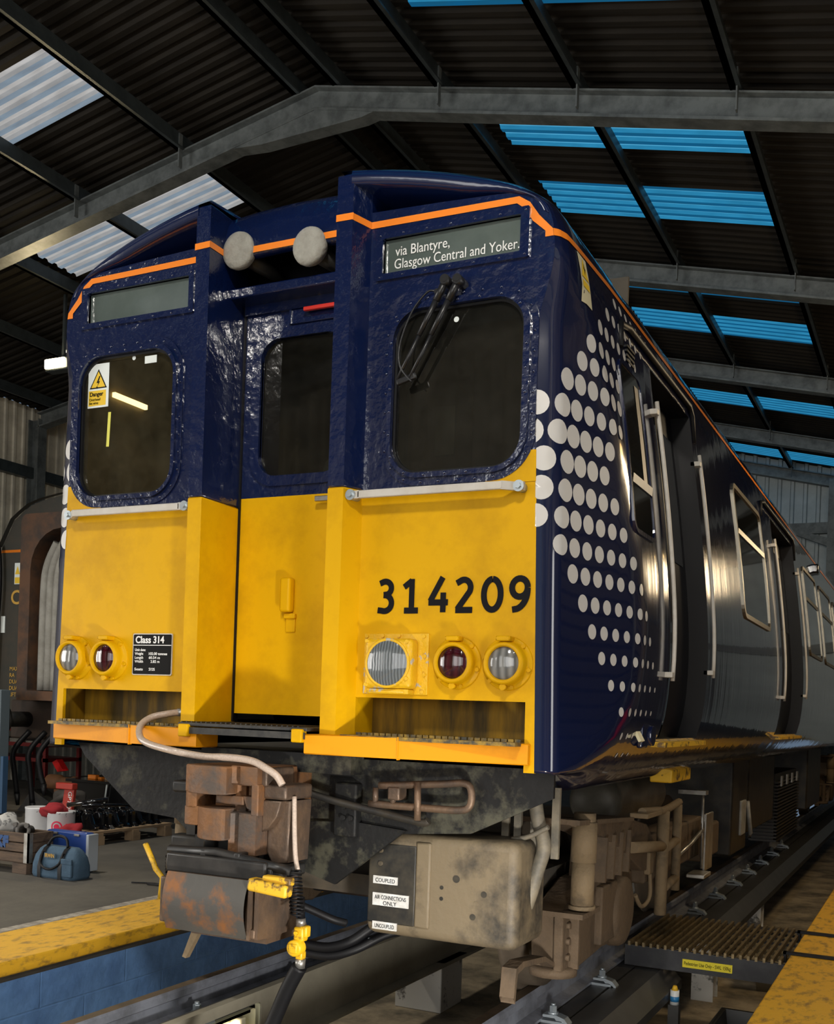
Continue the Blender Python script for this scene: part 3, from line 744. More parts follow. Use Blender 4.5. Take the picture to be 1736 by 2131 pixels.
    Oo = m_(rrect(.503, 1.217, 3.432, 3.642, .006, 1)); Ii = m_(rrect(DX0, DX1, DB0, DB1, .004, 1))
    mb.ring(Oo, Ii, YP - .014, YP + .03)
    for k in range(7):
        x = .52 + .68 * k / 6
        for z in (3.446, 3.628): mb.dome((sgn * x, YP - .014, z), (0, -1, 0), .006, .004)
    db = mb.build('destination_box', NAVYL, T)
    mb = MB(); mb.prism(Ii, 'y', YP + .012, YP + .018); mb.build('blind_window', DESTG, db)
    # orange stripe over the panel, down the corner and along the side
    mb = MB()
    ex = skin(S0, 3.52).x; o_ = [(.467, 3.702), (1.165, 3.692), (1.213, 3.66), (1.255, 3.60), (ex - .002, 3.535), (ex + .002, 3.505)]; i_ = [(.467, 3.672), (1.155, 3.664), (1.192, 3.636), (1.228, 3.58), (ex - .034, 3.53), (ex - .034, 3.505)]
    for (a, b, c, d) in zip(o_, o_[1:], i_[1:], i_):
        mb.poly([(sgn * p[0], YP - .003, p[1]) for p in (a, b, c, d)])
    mb.poly([(sgn * .467, YP - .004, 3.702), (sgn * .425, -.003, 3.71), (sgn * .425, -.003, 3.68), (sgn * .467, YP - .004, 3.672)])
    mb.poly([(sgn * .43, -.003, 3.71), (sgn * .343, -.003, 3.712), (sgn * .343, -.003, 3.682), (sgn * .43, -.003, 3.68)])
    mb.poly([(sgn * .342, -.003, 3.712), (sgn * .342, .13, 3.712), (sgn * .342, .13, 3.682), (sgn * .342, -.003, 3.682)])
    st = [[], []]
    for k in range(11):
        q = S0 - .005 + (CY2 - S0 + .005) * k / 10
        for L_, z in ((st[0], 3.535), (st[1], 3.505)):
            p = skin(max(S0, q), z, .004); L_.append((sgn * p.x, p.y, p.z))
    for y in (.3, .5, .8, 1.2, 2, 4, 8, 14, 20.2):
        zz = 3.535 + .03 * min(1, (y - .18) / .6)
        st[0].append((sgn * (S(y, zz) + .003), y, zz)); st[1].append((sgn * (S(y, zz - .03) + .003), y, zz - .03))
    mb.loft(st); mb.build('orange_stripe', STRIPE, T)
    # handrail under the windscreen
    mb = MB(); b0, b1 = .455, 1.226
    mb.box(*sorted((sgn * (b0 + .03), sgn * (b1 - .06))), .012, .03, 2.462, 2.497, bev=.005)
    mb.prism([(sgn * (b1 - .065), .012), (sgn * (b1 - .065), .03), (sgn * (b1 - .02), .07), (sgn * (b1 + .02), .07), (sgn * (b1 + .02), .05), (sgn * (b1 - .015), .05)], 'z', 2.462, 2.497)
    mb.prism([(sgn * (b0 + .04), .012), (sgn * (b0 + .04), .03), (sgn * (b0 - .02), .03), (sgn * (b0 - .02), .012)], 'z', 2.462, 2.497)
    hr = mb.build('front_handrail', WHITE, T)
    for x, y in ((b0, .012), (b1, .05)):
        mb = MB()
        mb.cyl((sgn * x, y, 2.479), (sgn * x, y + .06, 2.479), .02, n=16); mb.cyl((sgn * x, y - .006, 2.479), (sgn * x, y, 2.479), .024, n=16); mb.cyl((sgn * x, y - .018, 2.479), (sgn * x, y - .006, 2.479), .013, n=6, sm=False)
        mb.build('bolt', ZINC, hr)
# ring lamps
def ring_lamp(x, z, lm, name, label):
    c = (x, YP, z)
    mb = MB()
    mb.lathe(c, (0, -1, 0), [(-.01, .112), (.006, .112), (.010, .108), (.012, .096), (.03, .092), (.052, .09), (.062, .085), (.066, .076), (.062, .07), (.05, .068)], 40)
    mb.box(x - .028, x + .028, YP - .07, YP, z + .09, z + .112, bev=.005); mb.cyl((x - .032, YP - .06, z + .102), (x + .032, YP - .06, z + .102), .009, n=10)
    for k in range(6):
        a = math.radians(30 + 60 * k + 15); mb.cyl((x + .102 * math.cos(a), YP - .022, z + .102 * math.sin(a)), (x + .102 * math.cos(a), YP, z + .102 * math.sin(a)), .009, n=8)
    mb.cyl((x, YP - .055, z - .098), (x, YP - .03, z - .098), .014, n=10)
    o = mb.build(name, YEL, T, label=label)
    MB().lathe(c, (0, -1, 0), [(.048, .07), (.056, .055), (.062, .03), (.064, 0)], 32).build('lens', lm, o)
ring_lamp(.957, 1.752, LRED, 'tail_lamp', 'dark red tail lamp between the headlight and the clear lamp')
ring_lamp(1.187, 1.752, LCLR, 'marker_lamp', 'clear marker lamp under the last digit of the number')
ring_lamp(-.957, 1.752, LRED, 'tail_lamp', 'dark red tail lamp beside the data plate')
ring_lamp(-1.187, 1.752, LCLR, 'marker_lamp', 'clear marker lamp at the corner on the data plate side')
# square headlight box
mb = MB(); mb.box(.505, .822, YP - .008, YP + .01, 1.612, 1.878, bev=.003)
mb.box(.545, .775, .02, YP, 1.635, 1.852, bev=.02, seg=3)
mb.box(.56, .76, .03, .09, 1.612, 1.634, bev=.004); mb.cyl((.56, .035, 1.622), (.74, .035, 1.622), .008, n=8)
for x, z in ((.52, 1.865), (.60, 1.868), (.68, 1.868), (.80, 1.865), (.808, 1.78), (.808, 1.70), (.80, 1.625), (.56, 1.84), (.755, 1.838), (.56, 1.65), (.757, 1.68)):
    mb.cyl((x, .012 if .54 < x < .78 and 1.64 < z < 1.85 else YP - .016, z), (x, YP, z), .008, n=8)
mb.lathe((.662, .02, 1.744), (0, -1, 0), [(-.004, .108), (.006, .108), (.008, .1), (.004, .096)], 40)
hl = mb.build('headlight', mat('chipped_yellow_paint', (.72, .42, .008), .45, col2=(.42, .4, .34), scale=11, amt=.95, edge=(.59, .62), bump=.35, bscale=30), T, label='square yellow headlight box with chipped paint')
MB().lathe((.662, .02, 1.744), (0, -1, 0), [(.004, .097), (.014, .07), (.018, .035), (.02, 0)], 40).build('lens', LHEAD, hl)
# fleet number: strokes of constant width
def stroke(mb, pts, w, y):
    P = [Vector((p[0], p[1])) for p in pts]; Ls = []; Rs = []
    for i, p in enumerate(P):
        d0 = (P[i] - P[i - 1]).normalized() if i > 0 else None; d1 = (P[i + 1] - P[i]).normalized() if i < len(P) - 1 else None
        d0 = d0 or d1; d1 = d1 or d0
        t = (d0 + d1).normalized(); n = Vector((-t.y, t.x)); k = w / 2 / max(.35, abs(n.dot(Vector((-d1.y, d1.x)))))
        Ls.append(p + n * k); Rs.append(p - n * k)
    A = [mb.v((q.x, y, q.y)) for q in Ls]; B = [mb.v((q.x, y, q.y)) for q in Rs]
    for i in range(len(P) - 1): mb.face([A[i], A[i + 1], B[i + 1], B[i]])
def arc(cx, cz, rx, rz, a0, a1, n=14): return [(cx + rx * math.cos(math.radians(a0 + (a1 - a0) * k / n)), cz + rz * math.sin(math.radians(a0 + (a1 - a0) * k / n))) for k in range(n + 1)]
H = 1.0
DIG = {
 '3': [[(.1, .88)] + arc(.30, .74, .22, .20, 110, -70, 14) + [(.24, .54)], [(.24, .53)] + arc(.28, .29, .26, .24, 80, -110, 16) + [(.04, .08)]],
 '1': [[(.06, .76), (.34, .95)], [(.34, 1.0), (.34, .0)], [(.08, .06), (.58, .06)]],
 '4': [[(.50, 1.03), (.08, .33)], [(.02, .29), (.70, .29)], [(.53, .58), (.53, 0)]],
 '2': [[(.06, .84)] + arc(.31, .71, .23, .23, 125, -35, 14) + [(.1, .08)], [(.04, .06), (.62, .06)]],
 '0': [arc(.35, .5, .28, .44, 90, 450, 30)],
 '9': [arc(.33, .68, .255, .26, 0, 360, 22), [(.585, .68)] + arc(.14, .62, .445, .56, 5, -75, 12) + [(.10, .055)]],
}
x0n, x1n, z0n, hn = .556, 1.272, 1.969, .146
adv = (x1n - x0n + .035) / 6; sc = hn
fn = None
for i, ch in enumerate('314209'):
    mb = MB()
    for j, s_ in enumerate(DIG[ch]):
        pts = [(x0n + i * adv + .002 + p[0] * sc * .93, z0n + p[1] * sc) for p in s_]
        stroke(mb, pts, .0265, YP - .0025 - .0002 * j)
    o = mb.build('fleet_number' if fn is None else 'digit', INKB, T if fn is None else fn, recalc=False)
    fn = fn or o
# data plate
mb = MB(); mb.prism(rrect(-.813, -.566, 1.672, 1.878, .008, 3), 'y', YP - .006, YP); pl = mb.build('data_plate', WHITE, T, label='black data plate with white border and white lettering')
mb = MB(); mb.prism(rrect(-.808, -.571, 1.677, 1.873, .007, 3), 'y', YP - .007, YP - .004); mb.build('plate_face', BLKG, pl)
DW = mat('white_print', (.8, .8, .78), .5)
yl = YP - .0085
text('title', 'Class 314', DW, pl, .048, (-.795, yl, 1.831), width=.18, bold=.0012, depth=.001)
MB().box(-.808, -.571, yl - .0005, yl + .001, 1.818, 1.8215).build('rule_line', DW, pl)
for i, (a, b) in enumerate((('Unit data:', ''), ('Weight', '102.00 tonnes'), ('Length', '60.54 m'), ('Width', '2.82 m'), (None, None), ('Seats', '212S'))):
    if a is None: continue
    z = 1.7905 - .0192 * i + (.0005)
    text('lettering', a, DW, pl, .0185, (-.797, yl, z), width=.068 if i == 0 else .054, bold=.0003, depth=.001)
    if b: text('lettering', b, DW, pl, .0185, ({'1': -.712, '6': -.708, '2': -.70}[b[0]] if i < 3 else (-.696 if i == 3 else -.706), yl, z), width={1: .118, 2: .07, 3: .056, 5: .038}[i], bold=.0003, depth=.001)
# destination lettering
for o in [c for c in T.children if c.name.startswith('destination_box')]:
    vs = [v.co.x for v in o.data.vertices]
    if max(vs) > 0:
        text('lettering', 'via Blantyre,', DW, o, .062, (.585, YP + .008, 3.538), width=.262, depth=.001)
        text('lettering', 'Glasgow Central and Yoker.', DW, o, .062, (.580, YP + .008, 3.482), width=.588, depth=.001)
# danger sticker inside the left windscreen
lw = [c for c in T.children if c.name.startswith('windscreen') and max(v.co.x for v in c.data.vertices) < 0][0]
GY = YP + .0155
stk = MB().box(-1.182, -1.045, GY, GY + .001, 3.035, 3.258).build('danger_sticker', mat('sticker_white', (.75, .8, .78), .5), lw, label='white danger sticker with yellow triangle')
stk.parent = lw
def sticker_art(x0, x1, zt0, zt1, y, par, lower, words, nx=(1, 0, 0)):
    pass
YST = mat('sticker_yellow', (.8, .52, .02), .5)
cx = (-1.182 - 1.045) / 2
def tri(c, r, y, m, name):
    mb = MB(); mb.poly([(c[0] + r * math.cos(math.radians(a)), y, c[1] + r * math.sin(math.radians(a))) for a in (90, 210, 330)]); return mb.build(name, m, lw, recalc=False)
tri((cx, 3.165), .066, GY - .001, INKB, 'triangle_edge'); tri((cx, 3.165), .054, GY - .0015, YST, 'warning_triangle')
mb = MB(); mb.poly([(cx + a, GY - .002, 3.16 + b) for a, b in ((.006, .035), (-.012, .0), (.0, .0), (-.008, -.02), (.012, .008), (.002, .008), (.014, .035))]); mb.poly([(cx + a, GY - .002, 3.16 + b) for a, b in ((-.002, -.018), (-.014, -.018), (-.007, -.033))]); mb.build('flash_mark', INKB, lw)
MB().box(-1.176, -1.062, GY - .001, GY, 3.045, 3.122).build('caption_panel', YST, lw)
text('lettering', 'Danger', INKB, lw, .03, (-1.168, GY - .002, 3.094), width=.09, bold=.0006, depth=.001)
text('lettering', 'Overhead', INKB, lw, .02, (-1.17, GY - .002, 3.07), width=.072, depth=.001)
text('lettering', 'live wires', INKB, lw, .02, (-1.17, GY - .002, 3.052), width=.06, depth=.001)
MB().box(-1.046, -1.028, GY, GY + .001, 2.83, 3.005, rot=Matrix.Rotation(.04, 3, 'Y')).build('yellow_tape', mat('tape_yellow', (.7, .66, .1), .5), lw)
MB().box(-.815, -.74, GY, GY + .001, 3.225, 3.262).build('paper_label', mat('sticker_white', (1, 1, 1)), lw)
MB().cyl((-.885, GY, 3.262), (-.885, GY + .001, 3.262), .011, n=16).build('round_sticker', mat('sticker_white', (1, 1, 1)), lw)
rw = [c for c in T.children if c.name.startswith('windscreen') and max(v.co.x for v in c.data.vertices) > 0][0]
MB().cyl((.888, GY, 3.225), (.888, GY + .001, 3.225), .012, n=16).build('round_sticker', mat('sticker_white', (1, 1, 1)), rw)
# wipers
WB = mat('wiper_black', (.012, .012, .013), .35)
for k, (a, b) in enumerate((((.868, 3.365), (.648, 2.975)), ((.926, 3.358), (.705, 2.972)))):
    mb = MB(); y = YP - .06
    mb.cyl((a[0], y - .02, a[1]), (a[0], YP, a[1]), .021, n=16); mb.cyl((a[0], y - .022, a[1]), (a[0], y - .018, a[1]), .012, n=12)
    A = Vector((a[0], y, a[1])); B = Vector((b[0], y + .01, b[1])); d = (B - A)
    mb.tube([A, A + d * .2], [.017, .016], 8); mb.tube([A + d * .18, A + d * .55], [.014, .012], 8); mb.tube([A + d * .5, B], [.009, .008], 8)
    mb.build('wiper_arm', WB, T, label=('outer wiper arm' if k else 'inner wiper arm'))
mb = MB(); mb.box(.643, .735, YP - .056, YP - .036, 2.958, 2.985, bev=.005, rot=Matrix.Rotation(-.25, 3, 'Y')); mb.tube(smooth_path([(.80, YP - .02, 3.345), (.765, YP - .03, 3.34), (.70, YP - .04, 3.26), (.655, YP - .05, 3.13), (.66, YP - .055, 3.03), (.72, YP - .055, 2.955)], 6), .0045, 6); mb.cyl((.81, YP - .03, 3.34), (.81, YP, 3.34), .012, n=10); mb.build('wiper_hose', WB, T)
# ---------------------------------------------------------- gangway recess
GDY = .30
mb = MB()
mb.prism([(-.335, 1.50), (.335, 1.50), (.335, 2.56), (-.335, 2.56)], 'y', GDY, GDY + .03, mi=0)
mb.prism([(-.335, 2.56), (.335, 2.56), (.335, 3.50), (-.335, 3.50)], 'y', GDY, GDY + .03, mi=1, holes=[rrect(-.235, .235, 2.66, 3.325, .1, 6)])
gd = mb.build('gangway_door', [YEL, NAVYL], T, label='recessed gangway door, yellow below and blue above')
mb = MB(); mb.ring(rrect(-.285, .285, 2.61, 3.375, .14, 8), rrect(-.235, .235, 2.66, 3.325, .1, 8), GDY - .014, GDY + .01); mb.build('window_frame', NAVYL, gd)
mb = MB(); mb.prism(rrect(-.235, .235, 2.66, 3.325, .1, 8), 'y', GDY + .014, GDY + .018); mb.build('glass', SMOKE, gd)
mb = MB(); mb.box(-.335, .335, GDY - .02, GDY, 3.455, 3.5); mb.box(-.075, .335, GDY - .012, GDY, 3.385, 3.455, bev=.004); mb.box(-.075, -.065, GDY - .02, GDY, 3.385, 3.455); mb.build('header_panel', NAVYL, gd)
mb = MB(); mb.box(.02, .2, GDY - .05, GDY - .03, 3.425, 3.445, bev=.005); mb.build('red_lever', mat('lever_red', (.6, .03, .02), .4), gd, label='red lever above the door window')
mb = MB(); mb.box(-.06, -.002, GDY - .05, GDY, 1.995, 2.16, bev=.012, seg=3); mb.box(-.052, .012, GDY - .02, GDY, 1.965, 1.99, bev=.004); mb.box(-.045, .008, GDY - .008, GDY, 1.90, 1.985, bev=.003); mb.build('door_handle', YEL, gd)
mb = MB(); mb.box(.12, .30, GDY - .05, GDY - .035, 2.515, 2.54, bev=.004); mb.build('grab_bar', STEEL, gd)
mb = MB(); mb.box(-.365, -.335, GDY - .01, GDY + .03, 1.46, 3.53); mb.box(.335, .365, GDY - .01, GDY + .03, 1.46, 3.53); mb.build('door_seal', BLACK, T)
mb = MB(); mb.box(-.36, .36, .17, .32, 3.5, 3.55, bev=.008); mb.build('door_lintel', NAVYL, T)
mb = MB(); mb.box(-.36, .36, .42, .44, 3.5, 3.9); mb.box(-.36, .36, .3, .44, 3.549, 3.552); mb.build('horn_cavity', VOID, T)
mb = MB(); rows = [(.115, 3.672), (.11, 3.69), (.112, 3.74), (.12, 3.80), (.14, 3.86), (.17, 3.90), (.22, 3.93), (.3, 3.948), (.42, 3.955)]
mb.loft([[(x, y, z - .02 * (x / .35) ** 2) for x in (-.345, -.2, 0, .2, .345)] for y, z in [(.16, 3.672)] + rows]); mb.build('roof_fairing', NAVYL, T)
mb = MB(); mb.poly([(-.343, .107, 3.674), (.343, .107, 3.674), (.343, .107, 3.704), (-.343, .107, 3.704)]); mb.build('orange_stripe', STRIPE, T, recalc=False)
mb = MB(); mb.box(-.40, .31, -.05, .3, 1.435, 1.452, bev=.004); mb.box(-.38, .30, -.055, -.045, 1.40, 1.43)
for k in range(24): mb.box(-.39 + .028 * k, -.382 + .028 * k, -.04, .29, 1.452, 1.457)
mb.build('gangway_step', mat('black_tread', (.02, .02, .02), .5, col2=(.07, .065, .055), scale=20), T)
mb = MB(); mb.box(-.385, -.33, -.07, -.02, 1.385, 1.445, bev=.006); mb.build('step_bracket', YEL, T); mb = MB(); mb.box(.24, .295, -.07, -.02, 1.385, 1.445, bev=.006); mb.build('step_bracket', YEL, T)
# horns under cloth covers
for x, z in ((-.262, 3.698), (.135, 3.655)):
    mb = MB(); mb.lathe((x, .10, z), (-.06, -1, 0), [(-.05, .075), (-.03, .086), (-.01, .089), (.004, .084), (.008, .06), (.006, 0)], 28); h = mb.build('horn', CLOTH, T, label='horn mouth tied up in grey cloth, ' + ('left of the two' if x < 0 else 'right of the two'))
    MB().cyl((x, .14, z), (x + .1, .40, z - .07), .05, .02, n=14).build('horn_trumpet', DKST, h)
# ---------------------------------------------------------- cab interior seen through the glass
mb = MB(); mb.box(-1.3, 1.3, 1.3, 1.32, 1.6, 3.8); mb.box(-1.25, 1.25, .36, 1.3, 2.05, 2.07); mb.box(-1.25, 1.25, .46, 1.3, 3.58, 3.6); mb.box(1.25, 1.27, .2, 1.3, 2.1, 3.5); mb.build('cab_bulkhead', mat('cab_lining', (.07, .055, .035), .6, col2=(.02, .016, .012), scale=3), T)
MB().box(-1.27, -1.25, .135, 1.3, 2.1, 3.5).build('cab_side_lining', mat('cab_warm_lining', (.13, .09, .035), .6, col2=(.03, .022, .012), scale=2.5, amt=.9), T)
mb = MB(); mb.box(-.46, -.42, .34, 1.3, 2.1, 3.5); mb.box(.42, .46, .34, 1.3, 2.1, 3.5); mb.build('gangway_partition', mat('cab_partition_ochre', (.34, .22, .03), .5), T)
mb = MB(); mb.prism([(.5, 2.35), (.5, 2.62), (1.2, 2.62), (1.2, 2.35)], 'y', .3, .5); mb.box(.52, .56, .3, .34, 2.6, 3.1); mb.box(.62, .72, .5, .52, 2.75, 2.98); mb.build('driving_desk', mat('desk_grey', (.16, .16, .14), .6), T)
mb = MB(); mb.box(-1.0, -.62, .75, .85, 2.1, 2.75, bev=.05, seg=3); mb.box(-1.0, -.62, .55, .85, 2.1, 2.25, bev=.04); mb.build('cab_seat', mat('seat_cloth', (.2, .17, .1), .9), T)
mb = MB(); mb.box(-.2, .12, .8, .9, 2.2, 2.88, bev=.06, seg=3); mb.build('cab_seat', mat('seat_pale', (.28, .34, .31), .8), T, label='pale seat back seen through the gangway door window')
MB().box(-1.245, -1.225, .36, .62, 3.17, 3.195).build('glow_strip', emis('glow_strip_emission', (1, .84, .5), 6), T, label='added glowing strip for outside light caught in the left windscreen')  # no lamp: added glow for outside light caught in the glass
# ---------------------------------------------------------- dots on both cab sides
ROWS = [(3.48, .83, 7, .027, .015), (3.365, .65, 7, .032, .019), (3.255, .50, 7, .036, .023), (3.145, .38, 5, .041, .03), (3.05, .31, 6, .044, .031), (2.945, .20, 7, .049, .035), (2.83, .075, 7, .055, .034), (2.715, .05, 6, .057, .044), (2.6, .105, 5, .055, .044), (2.48, .095, 6, .054, .040), (2.365, .075, 7, .052, .036), (2.25, .165, 7, .046, .033), (2.14, .25, 7, .043, .030), (2.025, .33, 7, .040, .026), (1.91, .405, 7, .035, .023), (1.80, .485, 7, .031, .019), (1.685, .565, 7, .027, .014), (1.57, .655, 6, .023, .013), (1.46, .71, 4, .018, .011), (1.37, .79, 3, .012, .009)]
mb = MB()
for sgn in (1, -1):
    for z, y0, n, ra, rb in ROWS:
        for k in range(n):
            if sgn < 0 and (k > 1 or y0 > .25): continue
            s0 = y0 + .098 * k - (.022 if k == 0 and y0 < .12 else 0); r = (ra + (rb - ra) * k / max(1, n - 1)) * .94
            if 3.1 < z < 3.3 and .95 < s0 < 1.06: pass
            c = skin(s0, z, .002); V0 = mb.v((sgn * c.x, c.y, c.z)); prev = None
            for q in (.5, 1.0):
                ring_ = []
                for i in range(20):
                    a = 2 * PI * i / 20; p = skin(max(S0, s0 + r * q * math.cos(a)), z + r * q * math.sin(a), .002); ring_.append(mb.v((sgn * p.x, p.y, p.z)))
                for i in range(20):
                    j = (i + 1) % 20
                    mb.face([V0, ring_[i], ring_[j]] if prev is None else [prev[i], ring_[i], ring_[j], prev[j]], 0, True)
                prev = ring_
mb.build('dot_pattern', DOTW, T, label='white halftone dots shrinking back along the cab side')
# ---------------------------------------------------------- patches on the bulging side
def patch(mb, y0, y1, z0, z1, r, off, mi=None, nz=10):
    zs = [z0 + (z1 - z0) * (1 - math.cos(PI * k / nz)) / 2 for k in range(nz + 1)]; rows = []
    for z in zs:
        d = 0
        for e in (z - z0, z1 - z):
            if e < r: d = max(d, r - math.sqrt(max(0, r * r - (r - e) ** 2)))
        rows.append([mb.v((S(y, z) + off, y, z)) for y in (y0 + d, y1 - d)])
    for A, B in zip(rows, rows[1:]): mb.face([A[0], A[1], B[1], B[0]], mi, True)
def frame_side(mb, y0, y1, z0, z1, r, w, h, mi=None):
    O = rrect(y0, y1, z0, z1, r, 5); I = rrect(y0 + w, y1 - w, z0 + w, z1 - w, max(.01, r - w), 5)
    def dense(L):
        out = []
        for (a, b), (c, d) in zip(L, L[1:] + L[:1]):
            k = max(1, int(abs(d - b) / .1))
            for i in range(k): out.append((a + (c - a) * i / k, b + (d - b) * i / k))
        return out
    n_ = []
    O2 = []; I2 = []
    for (a, b), (c, d), (e, f), (g, hh) in zip(O, O[1:] + O[:1], I, I[1:] + I[:1]):
        k = max(1, int(abs(d - b) / .1))
        for i in range(k):
            t = i / k; O2.append((a + (c - a) * t, b + (d - b) * t)); I2.append((e + (g - e) * t, f + (hh - f) * t))
    P = lambda L, o: [mb.v((S(a, b) + o, a, b)) for a, b in L]
    A, B, C_, D_ = P(O2, -.01), P(O2, h), P(I2, h), P(I2, -.005)
    for X, Y in ((A, B), (B, C_), (C_, D_)):
        for i in range(len(X)):
            j = (i + 1) % len(X); mb.face([X[i], X[j], Y[j], Y[i]], mi)
ALU = mat('window_rim_metal', (.22, .2, .16), .35, .8)
# cab droplight window
mb = MB(); frame_side(mb, .76, 1.17, 2.40, 3.22, .07, .022, .008); cw = mb.build('cab_side_window', NAVYS, T)
mb = MB(); patch(mb, .775, 1.155, 2.415, 3.205, .05, .003); mb.build('glass', DGLASS, cw)
mb = MB(); mb.loft([[(S(y, 2.66) + .012, y, 2.635) for y in (.785, 1.15)], [(S(y, 2.66) + .014, y, 2.675) for y in (.785, 1.15)]]); mb.build('droplight_rail', WHITE, cw)
mb = MB(); mb.loft([[(S(y, z) + .006, y, z) for z in (2.68, 2.9, 3.15)] for y in (1.02, 1.09)]); mb.build('window_post', mat('cream_post', (.42, .36, .26), .5), cw)
# saloon windows with an opening light on top
for k, (a, b) in enumerate(((3.78, 5.10), (8.15, 9.50), (9.9, 11.4), (11.8, 13.3), (16.6, 18.0))):
    mb = MB(); frame_side(mb, a, b, 2.29, 3.27, .09, .035, .012); f = mb.build('saloon_window', ALU, T, label='saloon window ' + ('between the two passenger doors' if k == 0 else 'beyond the second passenger door'))
    mb = MB(); patch(mb, a + .02, b - .02, 2.31, 3.25, .07, .003); mb.build('glass', DGLASS, f)
    mb = MB(); mb.loft([[(S(y, 2.92) + .014, y, 2.90) for y in (a + .03, b - .03)], [(S(y, 2.92) + .014, y, 2.935) for y in (a + .03, b - .03)]]); mb.build('transom', ALU, f)
# recessed sliding doors
for k, (a, b) in enumerate(DOORS):
    mb = MB(); D = .11
    zs = [DZ0 + (DZ1 - DZ0) * i / 16 for i in range(17)]
    for y in (a, b):
        mb.loft([[(S(y, z) + .004, y, z) for z in zs], [(S(y, z) - D, y, z) for z in zs]], mi=0)
    mb.loft([[(S(y, DZ1) , y, DZ1) for y in (a, b)], [(S(y, DZ1) - D, y, DZ1) for y in (a, b)]], mi=0)
    mb.loft([[(S(y, DZ0) , y, DZ0) for y in (a, b)], [(S(y, DZ0) - D, y, DZ0) for y in (a, b)]], mi=0)
    m_ = (a + b) / 2
    mb.loft([[(S(y, z) - D, y, z) for z in zs] for y in (a, m_ - .03)], mi=1)
    mb.loft([[(S(y, z) - D, y, z) for z in zs] for y in (m_ + .03, b)], mi=1)
    mb.loft([[(S(y, z) - D - .03, y, z) for z in zs] for y in (m_ - .03, m_ + .03)], mi=0)
    d = mb.build('sliding_door', [BLACK, mat('door_dark_paint', (.004, .004, .006), .35, coat=.15, spec=.2)], T, recalc=True)
    for q in (a + .08, m_ + .08):
        mb = MB(); w = m_ - a - .16
        rows = [2.45 + .75 * i / 8 for i in range(9)]
        mb.loft([[(S(y, z) - D + .004, y, z) for z in rows] for y in (q, q + w)]); mb.build('glass', DGLASS, d)
    # long white grab rails on both jambs
    for y, z0, z1 in ((a - .03, 1.74, 3.17), (b + .05, 1.80, 3.14)):
        mb = MB(); pts = [(S(y, z) + .03, y, z) for z in [z0 + (z1 - z0) * i / 14 for i in range(15)]]
        mb.tube(pts, .0115, 8)
        for z in (z0 + .03, z1 - .06): mb.box(S(y, z) - .02, S(y, z) + .038, y - .05, y + .008, z - .014, z + .014, bev=.003)
        mb.build('grab_rail', WHITE, d, label='long white grab rail at the door opening')
    mb = MB(); mb.prism([(1.40, 1.40), (1.56, 1.40), (1.56, 1.425), (1.40, 1.43)], 'y', a - .05, b + .02); mb.build('footstep', YELW, d)
    mb = MB(); pts = [(S(y, 3.42) + .012, y, 3.42 + (0 if a - .1 < y < b + .1 else -.06)) for y in (a - .12, a - .1, a, m_, b, b + .1, b + .12)]
    mb.tube([(S(a - .5, 3.36) + .012, a - .58, 3.28), (S(a - .5, 3.42) + .014, a - .56, 3.40)] + [(S(y, 3.43) + .014, y, 3.43) for y in (a - .4, a, m_, b)] + [(S(b, 3.40) + .014, b + .06, 3.38), (S(b, 3.3) + .012, b + .07, 3.22)], .016, 8); mb.build('rain_gutter', BLACK, T)
# small side details: overhead line sticker, lamp pods, vent, jumper socket
mb = MB(); zz = [3.29, 3.36, 3.43, 3.505]
mb.loft([[(S(y, z) + .002, y, z) for z in zz] for y in (.27, .31, .35, .39)]); s_ = mb.build('warning_sticker', mat('cream_sticker', (.62, .56, .36), .5), T, label='cream overhead line warning sticker with triangle')
mb = MB(); mb.poly([(S(y, z) + .004, y, z) for y, z in ((.28, 3.405), (.38, 3.405), (.33, 3.495))]); mb.poly([(S(y, z) + .004, y, z) for y, z in ((.285, 3.36), (.375, 3.36), (.375, 3.39), (.285, 3.39))]); mb.build('triangle', YST, s_)
mb = MB(); mb.poly([(S(y, z) + .005, y, z) for y, z in ((.33, 3.475), (.318, 3.445), (.33, 3.445), (.325, 3.415), (.345, 3.45), (.333, 3.45))]); mb.build('flash_mark', INKB, s_)
for y in (9.6, 13.6): MB().box(S(y, 3.43) - .02, S(y, 3.43) + .07, y - .12, y + .12, 3.36, 3.47, bev=.02).build('door_lamp_pod', BLKG, T)
mb = MB()
for k in range(4): mb.box(S(1.0, 3.3) - .01, S(1.0, 3.3) + .012, .93, 1.07, 3.245 + .022 * k, 3.255 + .022 * k)
mb.build('side_vent', BLACK, T)
mb = MB(); mb.box(S(1.1, 1.47) - .02, S(1.1, 1.47) + .012, 1.05, 1.16, 1.40, 1.55, bev=.01); mb.cyl((S(1.2, 1.45) - .02, 1.22, 1.46), (S(1.2, 1.45) + .03, 1.22, 1.46), .05, n=14); mb.build('jumper_socket', NAVYS, T)
MB().box(S(1.02, 1.5) - .01, S(1.02, 1.5) + .004, .96, 1.03, 1.43, 1.50, rot=Matrix.Rotation(-.5, 3, 'Y')).build('cream_label', mat('cream_sticker', (1, 1, 1)), T)
